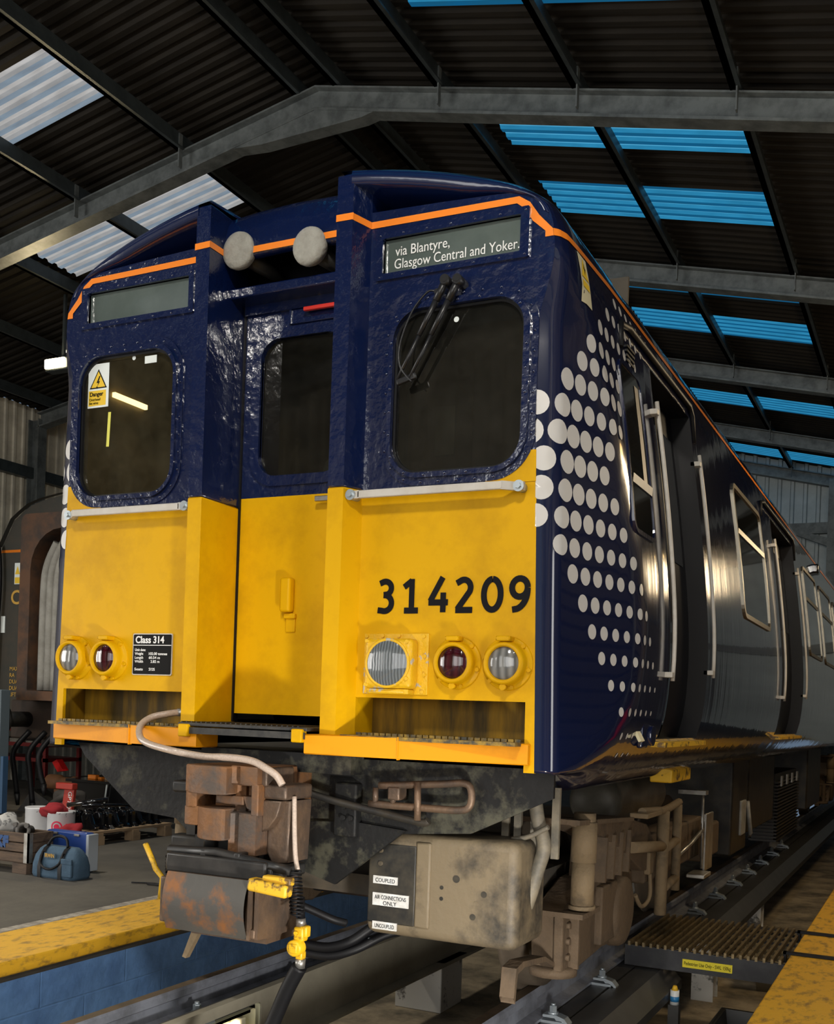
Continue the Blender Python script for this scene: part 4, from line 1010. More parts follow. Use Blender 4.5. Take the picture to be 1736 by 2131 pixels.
# ---------------------------------------------------------- apron, pipes and jumper box under the cab
mb = MB()
mb.prism([(-1.33, 1.31), (-1.28, 1.24), (-.93, .975), (-.66, .955), (-.46, .80), (.05, .78), (.30, .80), (.62, .98), (.97, 1.01), (1.345, 1.19), (1.345, 1.31)], 'y', .28, .30)
mb.prism([(.0, .80), (.30, .72), (.66, 1.0), (.40, 1.02), (.1, 1.0)], 'y', .255, .28)
mb.box(-.42, .42, .16, .28, 1.24, 1.33); mb.box(-.30, -.1, .18, .28, 1.0, 1.2, bev=.01); mb.box(.3, .42, .22, .28, .95, 1.2, bev=.01)
for x in (.36, .40):
    for z in (1.04, 1.09): mb.cyl((x, .2, z), (x, .22, z), .012, n=8)
mb.box(-1.3, 1.3, .3, .6, 1.27, 1.3)
mb.build('apron', mat('apron_dark', (.010, .010, .010), .6, col2=(.075, .072, .05), scale=6, amt=.85, edge=(.5, .62), bump=.15, spec=.3), T)
mb = MB()
mb.tube(smooth_path([(.50, .2, 1.115), (.80, .2, 1.115), (.95, .2, 1.118), (.995, .2, 1.14), (1.0, .2, 1.20), (.97, .2, 1.235), (.85, .2, 1.225), (.55, .2, 1.20)], 5), .017, 8)
mb.tube([(.75, .18, 1.23), (.755, .18, 1.06)], .016, 8); mb.tube([(.62, .2, 1.12), (.62, .2, 1.19)], .014, 8); mb.tube([(.53, .2, 1.12), (.53, .2, 1.19)], .014, 8); mb.box(.60, .66, .18, .26, 1.14, 1.2, bev=.008)
mb.build('apron_pipework', RUST2, T)
mb = MB(); mb.tube(smooth_path([(.05, .05, 1.175), (.16, .15, 1.155), (.32, .18, 1.118), (.55, .2, 1.08), (.76, .2, 1.05), (.80, .2, 1.06)], 5), .018, 10); mb.build('air_pipe', DKST, T)
mb = MB(); mb.box(.44, 1.19, .30, .68, .505, .985, bev=.045, seg=4)
mb.box(.70, .775, .288, .31, .56, .95, bev=.01); mb.box(.455, .70, .296, .31, .56, .93, bev=.008, mi=1)
for x, z, r in ((.52, .895, .011), (.52, .835, .011)): mb.cyl((x, .288, z), (x, .31, z), r, n=10)
for x, z, r, m in ((.90, .80, .017, 1), (.83, .755, .009, 1), (.83, .705, .009, 1), (1.035, .745, .014, 1), (1.0, .70, .012, 0), (.985, .64, .014, 1), (1.0, .87, .02, 0), (.965, .905, .011, 0)): mb.cyl((x, .297, z), (x, .31, z), r, n=12, mi=m)
jb = mb.build('jumper_box', [mat('jumper_box_dusty', (.165, .127, .076), .6, col2=(.022, .02, .017), scale=3.0, amt=.9, edge=(.48, .66), bump=.15, bscale=30), mat('jumper_box_black', (.012, .012, .011), .5, col2=(.07, .058, .038), scale=6, amt=.7)], T, label='dusty dented jumper box with three white labels')
LBL = mat('label_white', (.7, .7, .68), .5, col2=(.4, .38, .33), scale=20, amt=.6)
for ws, x0, w, z0, h in ((('COUPLED',), .485, .125, .742, .036), (('AIR CONNECTIONS', 'ONLY'), .485, .185, .642, .058), (('UNCOUPLED',), .488, .125, .532, .036)):
    l = MB().box(x0, x0 + w, .290, .297, z0, z0 + h).build('box_label', LBL, jb, label='white label reading ' + ' '.join(ws))
    for i, wd in enumerate(ws):
        text('lettering', wd, INKB, l, .026, (x0 + (.012 if i == 0 else .055), .289, z0 + h - .028 - .026 * i), width=(w - .024) if i == 0 else .07, depth=.001)
mb = MB()
mb.tube(smooth_path([(1.18, .5, 1.2), (1.20, .5, 1.08), (1.235, .5, .96), (1.21, .5, .85), (1.175, .5, .72), (1.13, .5, .60), (1.11, .5, .58)], 6), .032, 12)
mb.tube(smooth_path([(1.10, .45, .98), (1.18, .45, 1.0), (1.27, .45, 1.05)], 5), .012, 8)
for x in (1.02, 1.08, 1.16, 1.26): mb.box(x, x + .035, .52, .54, .9, 1.22)
mb.build('box_hose', mat('dusty_hose', (.20, .17, .12), .6, col2=(.05, .05, .045), scale=8, amt=.8), T)
# ---------------------------------------------------------- coupler
cpl = MB()
def jaw(z0, z1, depth=.05, y0=-.2, x0=-.217, x1=.02):
    n = 10; A = []
    for k in range(n + 1):
        t = k / n; x = x0 + (x1 - x0) * t; A.append((x, y0 - depth * math.sin(PI * (t * .75 + .05))))
    cpl.prism(A + [(x1, .1), (x0, .1)], 'z', z0, z1, bev=.007)
jaw(1.145, 1.27); jaw(.945, 1.085, x0=-.145); jaw(1.0, 1.0855, x0=-.222, x1=-.13, depth=.015); jaw(1.08, 1.155, x0=-.217, x1=-.15, depth=.022)
cpl.prism([(.015, -.195), (.045, -.165), (.07, -.198), (.165, -.205), (.172, .1), (.015, .1)], 'z', 1.19, 1.275, bev=.007)
cpl.prism([(.015, -.195), (.045, -.165), (.07, -.198), (.165, -.205), (.172, .1), (.015, .1)], 'z', .885, 1.07, bev=.007)
cpl.prism([(.015, -.15), (.05, -.12), (.05, .1), (.015, .1)], 'z', 1.06, 1.2)
cpl.box(.135, .172, -.205, .1, 1.06, 1.2, bev=.006); cpl.box(-.2, .14, -.06, .1, 1.0, 1.2, mi=1)
cpl.box(-.08, .07, -.17, -.1, 1.10, 1.14, bev=.006); cpl.prism([(.07, 1.14), (.12, 1.14), (.12, 1.08), (.09, 1.09)], 'y', -.17, -.12)
cpl.box(-.13, .14, -.1, .3, .9, 1.25); cpl.box(-.1, .12, .2, .5, .95, 1.2)
cob = cpl.build('coupler', [RUST, VOID], T, label='rusty coupler head with a dark slot in its face')
mb = MB()
mb.box(.165, .285, -.16, .06, 1.135, 1.20, bev=.012); mb.prism([(.165, 1.13), (.285, 1.13), (.275, .86), (.20, .84), (.165, .9)], 'y', -.12, .06, bev=.01)
mb.prism([(.165, 1.13), (.262, 1.13), (.24, 1.06), (.20, 1.01), (.165, .99)], 'y', -.16, -.10, bev=.006); mb.box(.16, .19, -.17, .05, 1.19, 1.27, bev=.008)
mb.build('guide_horn', RUST2, cob)
mb = MB(); mb.box(-.40, -.2, -.08, .0, 1.125, 1.18, bev=.012); mb.box(-.40, -.2, -.08, .0, .865, .93, bev=.015); mb.box(-.33, -.28, -.05, .0, .93, 1.13); mb.build('side_lug', DKST, cob)
mb = MB(); mb.box(-.27, .30, -.27, .0, .80, .855, bev=.01); mb.box(-.25, .28, -.29, -.26, .795, .88, bev=.01); mb.tube([(-.26, -.25, .885), (.0, -.25, .895), (.30, -.25, .86), (.36, -.22, .845)], .022, 8)
for x in (-.08, .1): mb.box(x, x + .03, -.27, -.2, .86, .905, bev=.006)
mb.cyl((-.1, -.17, .9), (-.1, -.17, .98), .03, n=14); mb.box(-.2, .15, -.15, .1, .84, .95)
mb.build('coupler_rack', mat('oily_black', (.012, .012, .012), .4, col2=(.05, .045, .04), scale=8), cob)
mb = MB(); n = 12
A = [(-.30 - .06 * math.sin(PI * (.15 + .7 * k / n)), .805 - .25 * k / n) for k in range(n + 1)]
mb.loft([[(x, y, z) for y, z in A] for x in (-.205, -.1, 0, .1, .225)], mi=0); mb.box(-.225, .27, -.30, -.02, .555, .80, mi=1); mb.box(-.24, -.205, -.335, -.05, .58, .78, bev=.008, mi=1)
mb.prism([(-.325, .56), (-.325, .80), (-.16, .80), (-.10, .60), (-.2, .55)], 'x', .255, .275, mi=1); mb.prism([(-.335, .555), (-.33, .80), (-.29, .80), (-.28, .57)], 'x', .225, .24, mi=1); mb.box(.225, .262, -.33, -.26, .56, .60, bev=.006, mi=1)
mb.box(-.15, .25, -.22, .1, .52, .56, mi=1)
mb.build('electrical_head_cover', [mat('worn_rusty_cover', (.085, .08, .072), .5, .3, col2=(.27, .105, .03), scale=3.2, amt=.9, edge=(.52, .62), bump=.1), RUST2], cob, label='curved rusty cover of the electrical coupler')
mb = MB(); mb.box(.235, .43, -.36, -.30, .76, .815, bev=.012, rot=Matrix.Rotation(.08, 3, 'Y')); mb.box(.29, .43, -.33, -.29, .80, .835, bev=.008); mb.build('yellow_lever', YELW, cob, label='chipped yellow locking lever')
mb = MB(); mb.tube([(-.40, -.25, .90), (-.335, -.25, .79), (-.295, -.25, .755), (-.305, -.25, .66)], .013, 8); mb.build('yellow_rod', YELW, cob, label='bent yellow release rod')
def spring(mb, p, q, r, turns, w):
    p = Vector(p); q = Vector(q); pts = []
    for k in range(turns * 12 + 1):
        t = k / (turns * 12); a = 2 * PI * turns * t; pts.append(p + (q - p) * t + Vector((r * math.cos(a), r * math.sin(a), 0)))
    mb.tube(pts, w, 6)
mb = MB(); spring(mb, (-.29, -.2, .855), (-.29, -.2, .765), .024, 6, .005); mb.build('coil_spring', BLACK, cob); mb = MB(); spring(mb, (.365, -.2, .845), (.39, -.2, .66), .028, 12, .005); mb.build('coil_spring', BLACK, cob)
mb = MB(); mb.prism([(-.155, .53), (-.12, .52), (-.185, .40), (-.205, .405)], 'y', -.21, -.18); mb.build('tongue_plate', DUSTY, cob)
# brake hose with the yellow cock
mb = MB(); mb.cyl((.355, -.12, .72), (.36, -.12, .62), .016, n=10, mi=0); mb.cyl((.357, -.12, .63), (.358, -.12, .595), .022, n=14, mi=1)
mb.tube(smooth_path([(.36, -.12, .42), (.30, -.12, .31), (.23, -.12, .15), (.12, -.14, -.12), (-.02, -.16, -.45)], 6), .034, 12, mi=0); mb.cyl((.363, -.12, .455), (.36, -.12, .415), .023, n=14, mi=1)
bh = mb.build('brake_hose', [BLACK, STEEL], T)
mb = MB(); mb.box(.335, .385, -.145, -.095, .53, .595, bev=.01); mb.lathe((.352, -.15, .505), (0, -1, 0), [(-.03, .036), (.012, .036), (.016, .03), (.016, 0)], 18); mb.box(.332, .372, -.172, -.16, .485, .525, bev=.004); mb.box(.36, .40, -.14, -.10, .55, .60, bev=.008); mb.box(.345, .38, -.14, -.10, .45, .49, bev=.008); mb.cyl((.355, -.16, .57), (.355, -.145, .57), .008, n=8)
mb.build('brake_cock', mat('cock_yellow', (.72, .42, .01), .4, col2=(.2, .1, .02), scale=25, amt=.7, edge=(.55, .62)), bh, label='yellow brake hose cock')
mb = MB(); mb.tube(smooth_path([(.12, .3, .41), (.25, .3, .41), (.36, .33, .45), (.46, .42, .53), (.6, .6, .58)], 6), .024, 12); mb.tube(smooth_path([(.12, .3, .37), (.26, .3, .37), (.38, .34, .41), (.5, .45, .48), (.65, .6, .5)], 6), .02, 12)
mb.tube(smooth_path([(.2, .05, .66), (.28, .1, .62), (.36, .15, .58), (.4, .2, .56)], 5), .018, 10); mb.build('jumper_cable', BLACK, T)
# ---------------------------------------------------------- bogies
def bogie(yo, name, label):
    B = MB().box(-.95, .95, yo + .6, yo + 5.2, .62, .72).build(name, mat('bogie_dark_brown', (.06, .05, .038), .8, col2=(.16, .12, .07), scale=4), T, label=label)  # inner bogie beam, dark brown mottled with tan
    for sx in (1, -1):
        X = lambda a, b: sorted((sx * a, sx * b))
        mb = MB()
        mb.prism([(yo + .90, 1.02), (yo + .92, 1.045), (yo + 2.05, .96), (yo + 2.45, .90), (yo + 2.75, .72), (yo + 2.55, .60), (yo + 2.35, .62), (yo + 1.9, .80), (yo + 1.45, .92)], 'x', *X(1.02, 1.22), bev=.01)
        mb.prism([(yo + .88, 1.045), (yo + 1.9, .985), (yo + 1.9, .965), (yo + .88, 1.02)], 'x', *X(.98, 1.28))
        for k in range(4):
            y = yo + 1.5 + .16 * k; mb.box(*X(1.04, 1.24), y, y + .025, .66, .90, rot=Matrix.Rotation(-.12, 3, 'X'))
        mb.box(*X(1.0, 1.18), yo + 2.6, yo + 4.4, .50, .80, bev=.02)
        mb.box(*X(1.02, 1.2), yo + 4.3, yo + 5.0, .45, .72, bev=.02)
        mb.build('bogie_frame', BROWN, B)
        mb = MB(); mb.cyl((sx * 1.24, yo + 1.09, .60), (sx * 1.24, yo + 1.09, .83), .058, n=20); mb.cyl((sx * 1.24, yo + 1.09, .82), (sx * 1.24, yo + 1.09, 1.02), .064, n=20); mb.cyl((sx * 1.24, yo + 1.09, 1.0), (sx * 1.24, yo + 1.09, 1.065), .055, n=20); mb.cyl((sx * 1.24, yo + 1.09, .585), (sx * 1.24, yo + 1.09, .605), .068, n=20)
        mb.build('damper', DUSTY, B)
        mb = MB()
        mb.prism([(yo + 1.0, .55), (yo + 1.42, .68), (yo + 2.05, .70), (yo + 2.36, .62), (yo + 2.42, .45), (yo + 2.36, .27), (yo + 2.2, .22), (yo + 1.75, .28), (yo + 1.2, .22), (yo + 1.05, .24)], 'x', *X(1.0, 1.16), bev=.015)
        mb.lathe((sx * 1.14, yo + 2.02, .43), (sx, 0, 0), [(0, .21), (.05, .205), (.075, .19), (.085, .16), (.085, 0)], 28)
        mb.box(*X(1.15, 1.20), yo + 1.6, yo + 1.9, .3, .62, bev=.01); mb.build('axlebox_arm', BROWN, B)
        mb = MB(); mb.prism([(yo + .98, .57), (yo + 1.22, .575), (yo + 1.24, .30), (yo + 1.16, .24), (yo + 1.0, .28)], 'x', *X(1.13, 1.18), bev=.008); mb.box(*X(1.02, 1.28), yo + .98, yo + 1.28, .55, .575); mb.box(*X(1.17, 1.23), yo + 1.09, yo + 1.11, .28, .55)
        for z in (.34, .42, .5): mb.cyl((sx * 1.17, yo + 1.05, z), (sx * 1.20, yo + 1.05, z), .016, n=8); mb.cyl((sx * 1.17, yo + 1.18, z), (sx * 1.20, yo + 1.18, z), .016, n=8)
        mb.lathe((sx * 1.1, yo + 1.1, .24), (0, 0, 1), [(0, 0), (0, .12), (.035, .12), (.045, .1), (.045, 0)], 24); mb.build('damper_bracket', BROWN, B)
        if sx < 0: continue
        mb = MB(); pth = [(yo + 1.05, .30), (yo + .85, .38), (yo + .55, .415), (yo + .46, .40), (yo + .44, .27)]
        mb.loft([[(sx * x, y, z) for y, z in pth] for x in (1.07, 1.14)], sm=False); mb.loft([[(sx * x, y + .02, z - .03) for y, z in pth] for x in (1.07, 1.14)], sm=False)
        for x in (1.07, 1.14): mb.loft([[(sx * x, y, z) for y, z in pth], [(sx * x, y + .02, z - .03) for y, z in pth]], sm=False)
        mb.build('life_guard', BROWN, B)
        for yw in (1.75, 4.6):
            mb = MB(); mb.lathe((sx * .72, yo + yw, .47), (sx, 0, 0), [(0, 0), (0, .50), (.03, .495), (.035, .468), (.13, .46), (.135, .40), (.10, .37), (.09, .2), (.13, .16), (.14, 0)], 48); mb.build('wheel', mat('wheel_steel', (.13, .10, .07), .6, .3, col2=(.06, .05, .04), scale=6), B)
        # ladder-like shoe beam bracket of tube
        mb = MB(); xx = sx * 1.28
        for y, z0, z1 in ((yo + 2.62, .32, .97), (yo + 3.02, .42, .985)): mb.tube([(xx, y, z0), (xx, y, z1)], .038 if y < yo + 2.8 else .03, 12)
        for z in (.72, .47): mb.tube([(xx, yo + 2.62, z), (xx, yo + 3.02, z + .03)], .028, 10)
        mb.tube([(xx - sx * .03, yo + 2.0, .80), (xx, yo + 2.62, .75)], .034, 10); mb.tube(smooth_path([(xx - .02 * sx, yo + 2.15, .995), (xx, yo + 2.4, .985), (xx, yo + 2.65, .975), (xx, yo + 3.05, 1.0)], 4), .026, 8); mb.box(*X(1.2, 1.31), yo + 2.1, yo + 2.45, .96, .99, bev=.006)
        mb.build('tube_bracket', DUSTY, B)
        mb = MB(); mb.tube(smooth_path([(sx * 1.22, yo + 2.55, .62), (sx * 1.24, yo + 2.5, .45), (sx * 1.22, yo + 2.38, .40), (sx * 1.2, yo + 2.3, .48)], 5), .013, 8); mb.box(*X(1.2, 1.24), yo + 2.48, yo + 2.58, .58, .72, bev=.008); mb.build('earth_cable', DUSTY, B)
        mb = MB(); mb.tube([(sx * 1.27, yo + 3.9, 1.02), (sx * 1.27, yo + 3.95, .45)], .011, 8); mb.box(*X(1.2, 1.33), yo + 3.75, yo + 4.0, .40, .43, bev=.006); mb.box(*X(1.26, 1.28), yo + 4.02, yo + 4.3, .42, .85, bev=.006); mb.tube([(sx * 1.25, yo + 3.2, .62), (sx * 1.25, yo + 3.6, .66), (sx * 1.27, yo + 3.95, .74)], .014, 8); mb.box(*X(1.1, 1.3), yo + 3.85, yo + 3.95, 1.0, 1.03); mb.build('lever_gear', STEEL, B)
    MB().cyl((-.7, yo + 1.75, .47), (.7, yo + 1.75, .47), .09).build('axle', RUST2, B); MB().cyl((-.7, yo + 4.6, .47), (.7, yo + 4.6, .47), .09).build('axle', RUST2, B)
    return B
bogie(0, 'bogie', 'dusty brown bogie under the cab'); 
bogie(13.6, 'bogie', 'far bogie under the other end of the carriage')
MB().box(1.17, 1.175, 1.94, 2.0, .46, .54, bev=.002).build('blue_tag', mat('blue_tag', (.01, .35, .6), .4), T, label='small bright blue tag on the axlebox')
# air spring / reservoir, heater grid and cases under the floor
mb = MB(); mb.lathe((.9, 2.3, 1.02), (0, 1, 0), [(0, 0), (.02, .12), (.1, .165)] + [(.1 + .06 * k + d, .165 + (.008 if d == .03 else 0)) for k in range(20) for d in (0, .03)] + [(1.35, .15), (1.42, .08), (1.43, 0)], 28); mb.build('air_reservoir', mat('ribbed_tank', (.14, .125, .095), .55, col2=(.05, .045, .035), scale=6), T)
mb = MB(); mb.box(1.2, 1.34, 2.55, 3.1, 1.15, 1.25, bev=.01); mb.build('yellow_bracket', YELW, T)
mb = MB()
for k in range(18): mb.box(.85, 1.16, 8.9, 11.0, .16 + .04 * k, .18 + .04 * k)
mb.box(.87, 1.12, 8.95, 10.95, .15, .95)
mb.build('resistor_grid', mat('grid_black', (.015, .013, .011), .5), T)
for x in (9.1, 9.6, 10.1, 10.6): MB().box(1.16, 1.175, x, x + .12, .80, .92).build('grid_terminal', STEEL, T)
for bx in ((.2, 1.2, 5.6, 6.4, .35, 1.2), (.2, 1.15, 6.8, 8.6, .45, 1.2), (.2, 1.2, 11.6, 13.4, .35, 1.2)):
    MB().box(*bx, bev=.02).build('equipment_case', DKST, T)
mb = MB(); mb.box(.9, 1.22, 6.0, 6.25, .5, .82, bev=.01); mb.tube([(1.22, 6.3, .8), (1.25, 6.35, .5), (1.2, 6.6, .45)], .02, 8); mb.build('isolating_box', mat('pale_box', (.32, .32, .3), .5, col2=(.1, .09, .08), scale=10), T)
# ---------------------------------------------------------- clear braided supply hose (a thing of its own)
mb = MB()
pth = smooth_path([(-.545, .14, 1.495), (-.58, .09, 1.485), (-.635, .04, 1.465), (-.64, -.03, 1.425), (-.58, -.10, 1.373), (-.50, -.13, 1.345), (-.36, -.16, 1.325), (-.24, -.17, 1.312), (-.129, -.18, 1.305), (-.03, -.185, 1.308), (.07, -.19, 1.306), (.14, -.195, 1.297), (.20, -.2, 1.275), (.255, -.195, 1.245), (.285, -.19, 1.205)], 7)
mb.tube(pth, .0165, 12)
ho = tag(mb.build('air_hose', mat('braided_hose', (.55, .44, .36), .35, col2=(.32, .25, .2), scale=120, amt=.6, coat=.4)), 'clear braided hose looping from the yellow step recess to the coupler', 'hose')
mb = MB(); mb.cyl((-.55, .13, 1.493), (-.52, .17, 1.50), .019, n=12, mi=0); mb.cyl((-.52, .17, 1.50), (-.48, .23, 1.51), .013, n=12, mi=0); mb.build('hose_connector', STEEL, ho)
mb = MB(); mb.tube(smooth_path([(.29, -.1, 1.15), (.31, -.12, 1.0), (.325, -.13, .9), (.345, -.14, .84)], 5), .011, 8); tag(mb.build('air_hose', MATS['braided_hose']), 'thin braided hose hanging straight down beside the coupler head', 'hose')
# ================================================================== left bay: stored coach and clutter
CXc = -6.75; HWc = 1.46; CY0 = 6.2
def cside(z): return interp(z, [(1.66, 1.2), (1.72, 1.7), (1.74, 2.3), (1.73, 3.0), (1.71, 3.5), (1.50, 3.86), (1.25, 4.03), (.88, 4.135), (0, 4.2)])
c = thing('stored_coach', 'dark old coach with a rusty gangway frame at the left wall', 'train', (CXc, CY0 + 5, 0))
zs = [1.2, 1.45, 1.7, 2.0, 2.3, 2.65, 3.0, 3.25, 3.5, 3.68, 3.86, 3.95, 4.04, 4.1, 4.15, 4.2]
prof = [(CXc - cside(z), z) for z in zs] + [(CXc + cside(z), z) for z in reversed(zs[:-1])]
mb = MB(); mb.loft([[(x, y, z) for x, z in prof] for y in (CY0, CY0 + .05, 14)], closed=True, cap=True); mb.build('coach_body', mat('coach_dark_green', (.022, .022, .016), .45, col2=(.05, .035, .02), scale=4, amt=.6, coat=.2), c)
mb = MB(); mb.loft([[(CXc + (x - CXc) * 1.012, y, z + .02) for x, z in prof if z > 3.4] for y in (CY0 - .05, CY0 + .02)]); mb.build('roof_edge', mat('coach_roof_grey', (.05, .05, .045), .6), c)
gf = MB(); gf.ring(rrect(CXc - 1.0, CXc + 1.0, 1.5, 3.86, (.15, .10, .02, .02), 6), rrect(CXc - .82, CXc + .82, 1.62, 3.66, (.5, .5, .02, .02), 6), CY0 - .35, CY0 - .02)
gf.build('gangway_frame', mat('coach_frame_rust', (.10, .045, .02), .7, col2=(.03, .022, .018), scale=4, amt=.9), c)
mb = MB(); mb.box(CXc - .86, CXc + .86, CY0 - .06, CY0 - .03, 1.6, 3.75); mb.build('gangway_backing', VOID, c)
for k, x in enumerate((-.72, -.61, -.50)):
    mb = MB(); mb.tube(smooth_path([(CXc + x, CY0 - .2, 1.63), (CXc + x, CY0 - .2, 2.8), (CXc + x + .04, CY0 - .2, 3.2), (CXc + x + .2, CY0 - .2, 3.5 - .0 * k)], 5), .055, 10); mb.build('gangway_bellows', mat('bellows_grey', (.30, .29, .26), .8, col2=(.15, .14, .12), scale=6), c)
mb = MB(); mb.loft([[(CXc - cside(z) - .004, CY0 + .005, z), (CXc - cside(z) + .0, CY0 - .004, z), (CXc - 1.0, CY0 - .004, z)] for z in (3.44, 3.475)]); mb.build('orange_line', STRIPE, c)
mb = MB(); mb.box(CXc - 1.46, CXc - 1.35, CY0 - .008, CY0, 3.02, 3.30); w_ = mb.build('warning_plate', mat('sticker_white', (1, 1, 1)), c)
mb = MB(); mb.poly([(CXc - 1.45, CY0 - .010, 3.15), (CXc - 1.36, CY0 - .010, 3.15), (CXc - 1.405, CY0 - .010, 3.26)]); mb.poly([(CXc - 1.45, CY0 - .010, 3.03), (CXc - 1.36, CY0 - .010, 3.03), (CXc - 1.36, CY0 - .010, 3.11), (CXc - 1.45, CY0 - .010, 3.11)]); mb.build('plate_marks', YST, w_)
text('company_lettering', 'CI', mat('gold_lettering', (.55, .32, .05), .4), c, .26, (CXc - 1.52, CY0 - .005, 2.76), bold=.004)
for i, s_ in enumerate(('MAX 10', 'RA  ETH', 'DUAL HE', 'DUAL BR', 'LIFT')):
    text('data_lettering', s_, MATS['gold_lettering'], c, .075, (CXc - 1.50, CY0 - .005, 1.88 - .085 * i))
MB().box(CXc - 1.68, CXc - 1.61, CY0 - .008, CY0, 2.38, 2.6).build('side_notice', mat('sticker_white', (1, 1, 1)), c)
mb = MB(); mb.tube(smooth_path([(CXc - 1.78, CY0 - .05, 3.46), (CXc - 1.70, CY0 - .06, 3.5), (CXc - 1.66, CY0 - .06, 3.0), (CXc - 1.70, CY0 - .06, 2.3), (CXc - 1.72, CY0 - .06, 1.6)], 5), .025, 8); mb.build('end_pipe', BLACK, c)
mb = MB(); mb.box(CXc - 1.35, CXc + 1.35, CY0 - .1, CY0 + .2, 1.0, 1.5, bev=.02); mb.box(CXc - 1.1, CXc + 1.1, CY0 + .2, 13, .9, 1.2); mb.build('headstock', mat('coach_headstock', (.05, .03, .02), .7, col2=(.02, .018, .016), scale=4), c)
for x in (-1.05, 1.05):
    mb = MB(); mb.cyl((CXc + x, CY0 - .55, 1.25), (CXc + x, CY0 - .1, 1.25), .1); mb.lathe((CXc + x, CY0 - .55, 1.25), (0, -1, 0), [(0, .22), (.03, .22), (.05, .12), (.055, 0)], 28); mb.build('buffer', DKST, c)
mb = MB(); mb.prism([(CXc - .80, .70), (CXc - .72, .74), (CXc - .60, .60), (CXc - .70, .58)], 'y', CY0 + .1, CY0 + .2); mb.build('red_guard', mat('guard_red', (.6, .01, .01), .5), c)
for k, (x, zb) in enumerate(((-.95, .3), (-.68, .2), (-.5, .45))):
    mb = MB(); mb.tube(smooth_path([(CXc + x, CY0 - .15, 1.1), (CXc + x - .06, CY0 - .35, .85), (CXc + x - .04, CY0 - .35, .6), (CXc + x, CY0 - .33, zb)], 5), .035, 10); mb.cyl((CXc + x, CY0 - .33, zb), (CXc + x + .03, CY0 - .34, zb - .14), .04, .02, n=10); mb.build('vacuum_hose', BLACK, c)
for x in (-.85, .85):
    mb = MB(); mb.lathe((CXc + x, CY0 + 2.5, .52), (1, 0, 0), [(0, 0), (0, .5), (.1, .48), (.12, .2), (.12, 0)], 30); mb.build('wheel', DKST, c)
mb = MB(); mb.box(CXc - 1.0, CXc + 1.0, CY0 + 1.5, CY0 + 4.4, .45, .9); mb.build('coach_bogie', DKST, c)
# flood lamp on the left wall bracket
t = thing('flood_lamp', 'bright flood lamp glowing under the roof beside the cab corner', 'lamp', (-9.0, 7.56, 6.45))
mb = MB(); mb.box(-9.28, -8.8, 7.62, 7.8, 6.36, 6.56, bev=.03); mb.box(-9.02, -8.98, 7.7, 7.74, 6.55, 7.5); mb.build('lamp_housing', PURL, t)
MB().box(-9.24, -8.86, 7.58, 7.62, 6.39, 6.53, bev=.015).build('lamp_glass', emis('flood_glow', (1, .80, .45), 30), t)
d = bpy.data.lights.new('flood_light', 'SPOT'); d.energy = 260; d.color = (1, .78, .45); d.spot_size = math.radians(140); d.spot_blend = .6; d.shadow_soft_size = .2
lo = bpy.data.objects.new('flood_light', d); COL.objects.link(lo); lo.parent = t; lo.location = (0, -.1, 0); lo.rotation_euler = (Vector((.5, -.75, -.6))).to_track_quat('-Z', 'Y').to_euler()
# added out-of-view lamps, brightening the train front, blue wall, bogie and pit floor
for k, (x, y, z) in enumerate(((2.7, -5.0, 6.3), (3.2, 5.0, 4.2), (3.2, 10.7, 4.2))):
    t = thing('added_bay_lamp', ('added round lamp hung high over the track', 'warm round lamp hung low over the right slab', 'warm round lamp hung low over the right slab')[k] + (' behind the camera', ' level with the first saloon window, added out of view', ' beyond the second passenger door, added out of view')[k], 'lamp', (x, y, z))
    mb = MB(); mb.lathe((x, y, z), (0, 0, 1), [(0, .26), (.12, .2), (.25, .08), (.4, .06), (.42, 0)], 24); mb.cyl((x, y, z + .4), (x, y, zroof(x)), .012, n=8); mb.build('lamp_shade', PURL, t)
    MB().lathe((x, y, z + .02), (0, 0, 1), [(0, 0), (0, .2), (.02, .2), (.03, 0)], 20).build('lamp_bulb', emis('added_warm_glow', (1, .62, .22), 4), t)
    d = bpy.data.lights.new('added_bay_light', 'POINT'); d.energy = (850, 130, 90)[k]; d.color = (1, .95, .86) if k == 0 else (1, .76, .46); d.shadow_soft_size = .3
    lo = bpy.data.objects.new('added_bay_light', d); COL.objects.link(lo); lo.parent = t; lo.location = (0, 0, -.36)
# added unseen fill lamp on the right slab, brightening the coupler and the blue pit wall
wl = (2.45, -1.7, .0)
t = thing('added_fill_lamp', 'small added fill lamp on the yellow slab, out of view', 'lamp', wl)
mb = MB(); mb.box(2.33, 2.57, -1.8, -1.6, .006, .03, bev=.008); mb.tube([(2.36, -1.7, .03), (2.36, -1.7, .22)], .012, 8); mb.tube([(2.54, -1.7, .03), (2.54, -1.7, .22)], .012, 8); mb.build('stand', YELW, t)
mb = MB(); mb.box(2.38, 2.52, -1.76, -1.66, .16, .28, bev=.01); mb.build('lamp_head', BLACK, t)
d = bpy.data.lights.new('added_fill_beam', 'SPOT'); d.energy = 340; d.color = (1, .97, .92); d.spot_size = math.radians(110); d.spot_blend = .8; d.shadow_soft_size = .12
lo = bpy.data.objects.new('added_fill_beam', d); COL.objects.link(lo); lo.parent = t; lo.location = (-.09, .06, .23); lo.rotation_euler = (Vector((-2.0, 1.2, -.4)) - Vector((2.4, -1.64, .23))).to_track_quat('-Z', 'Y').to_euler()
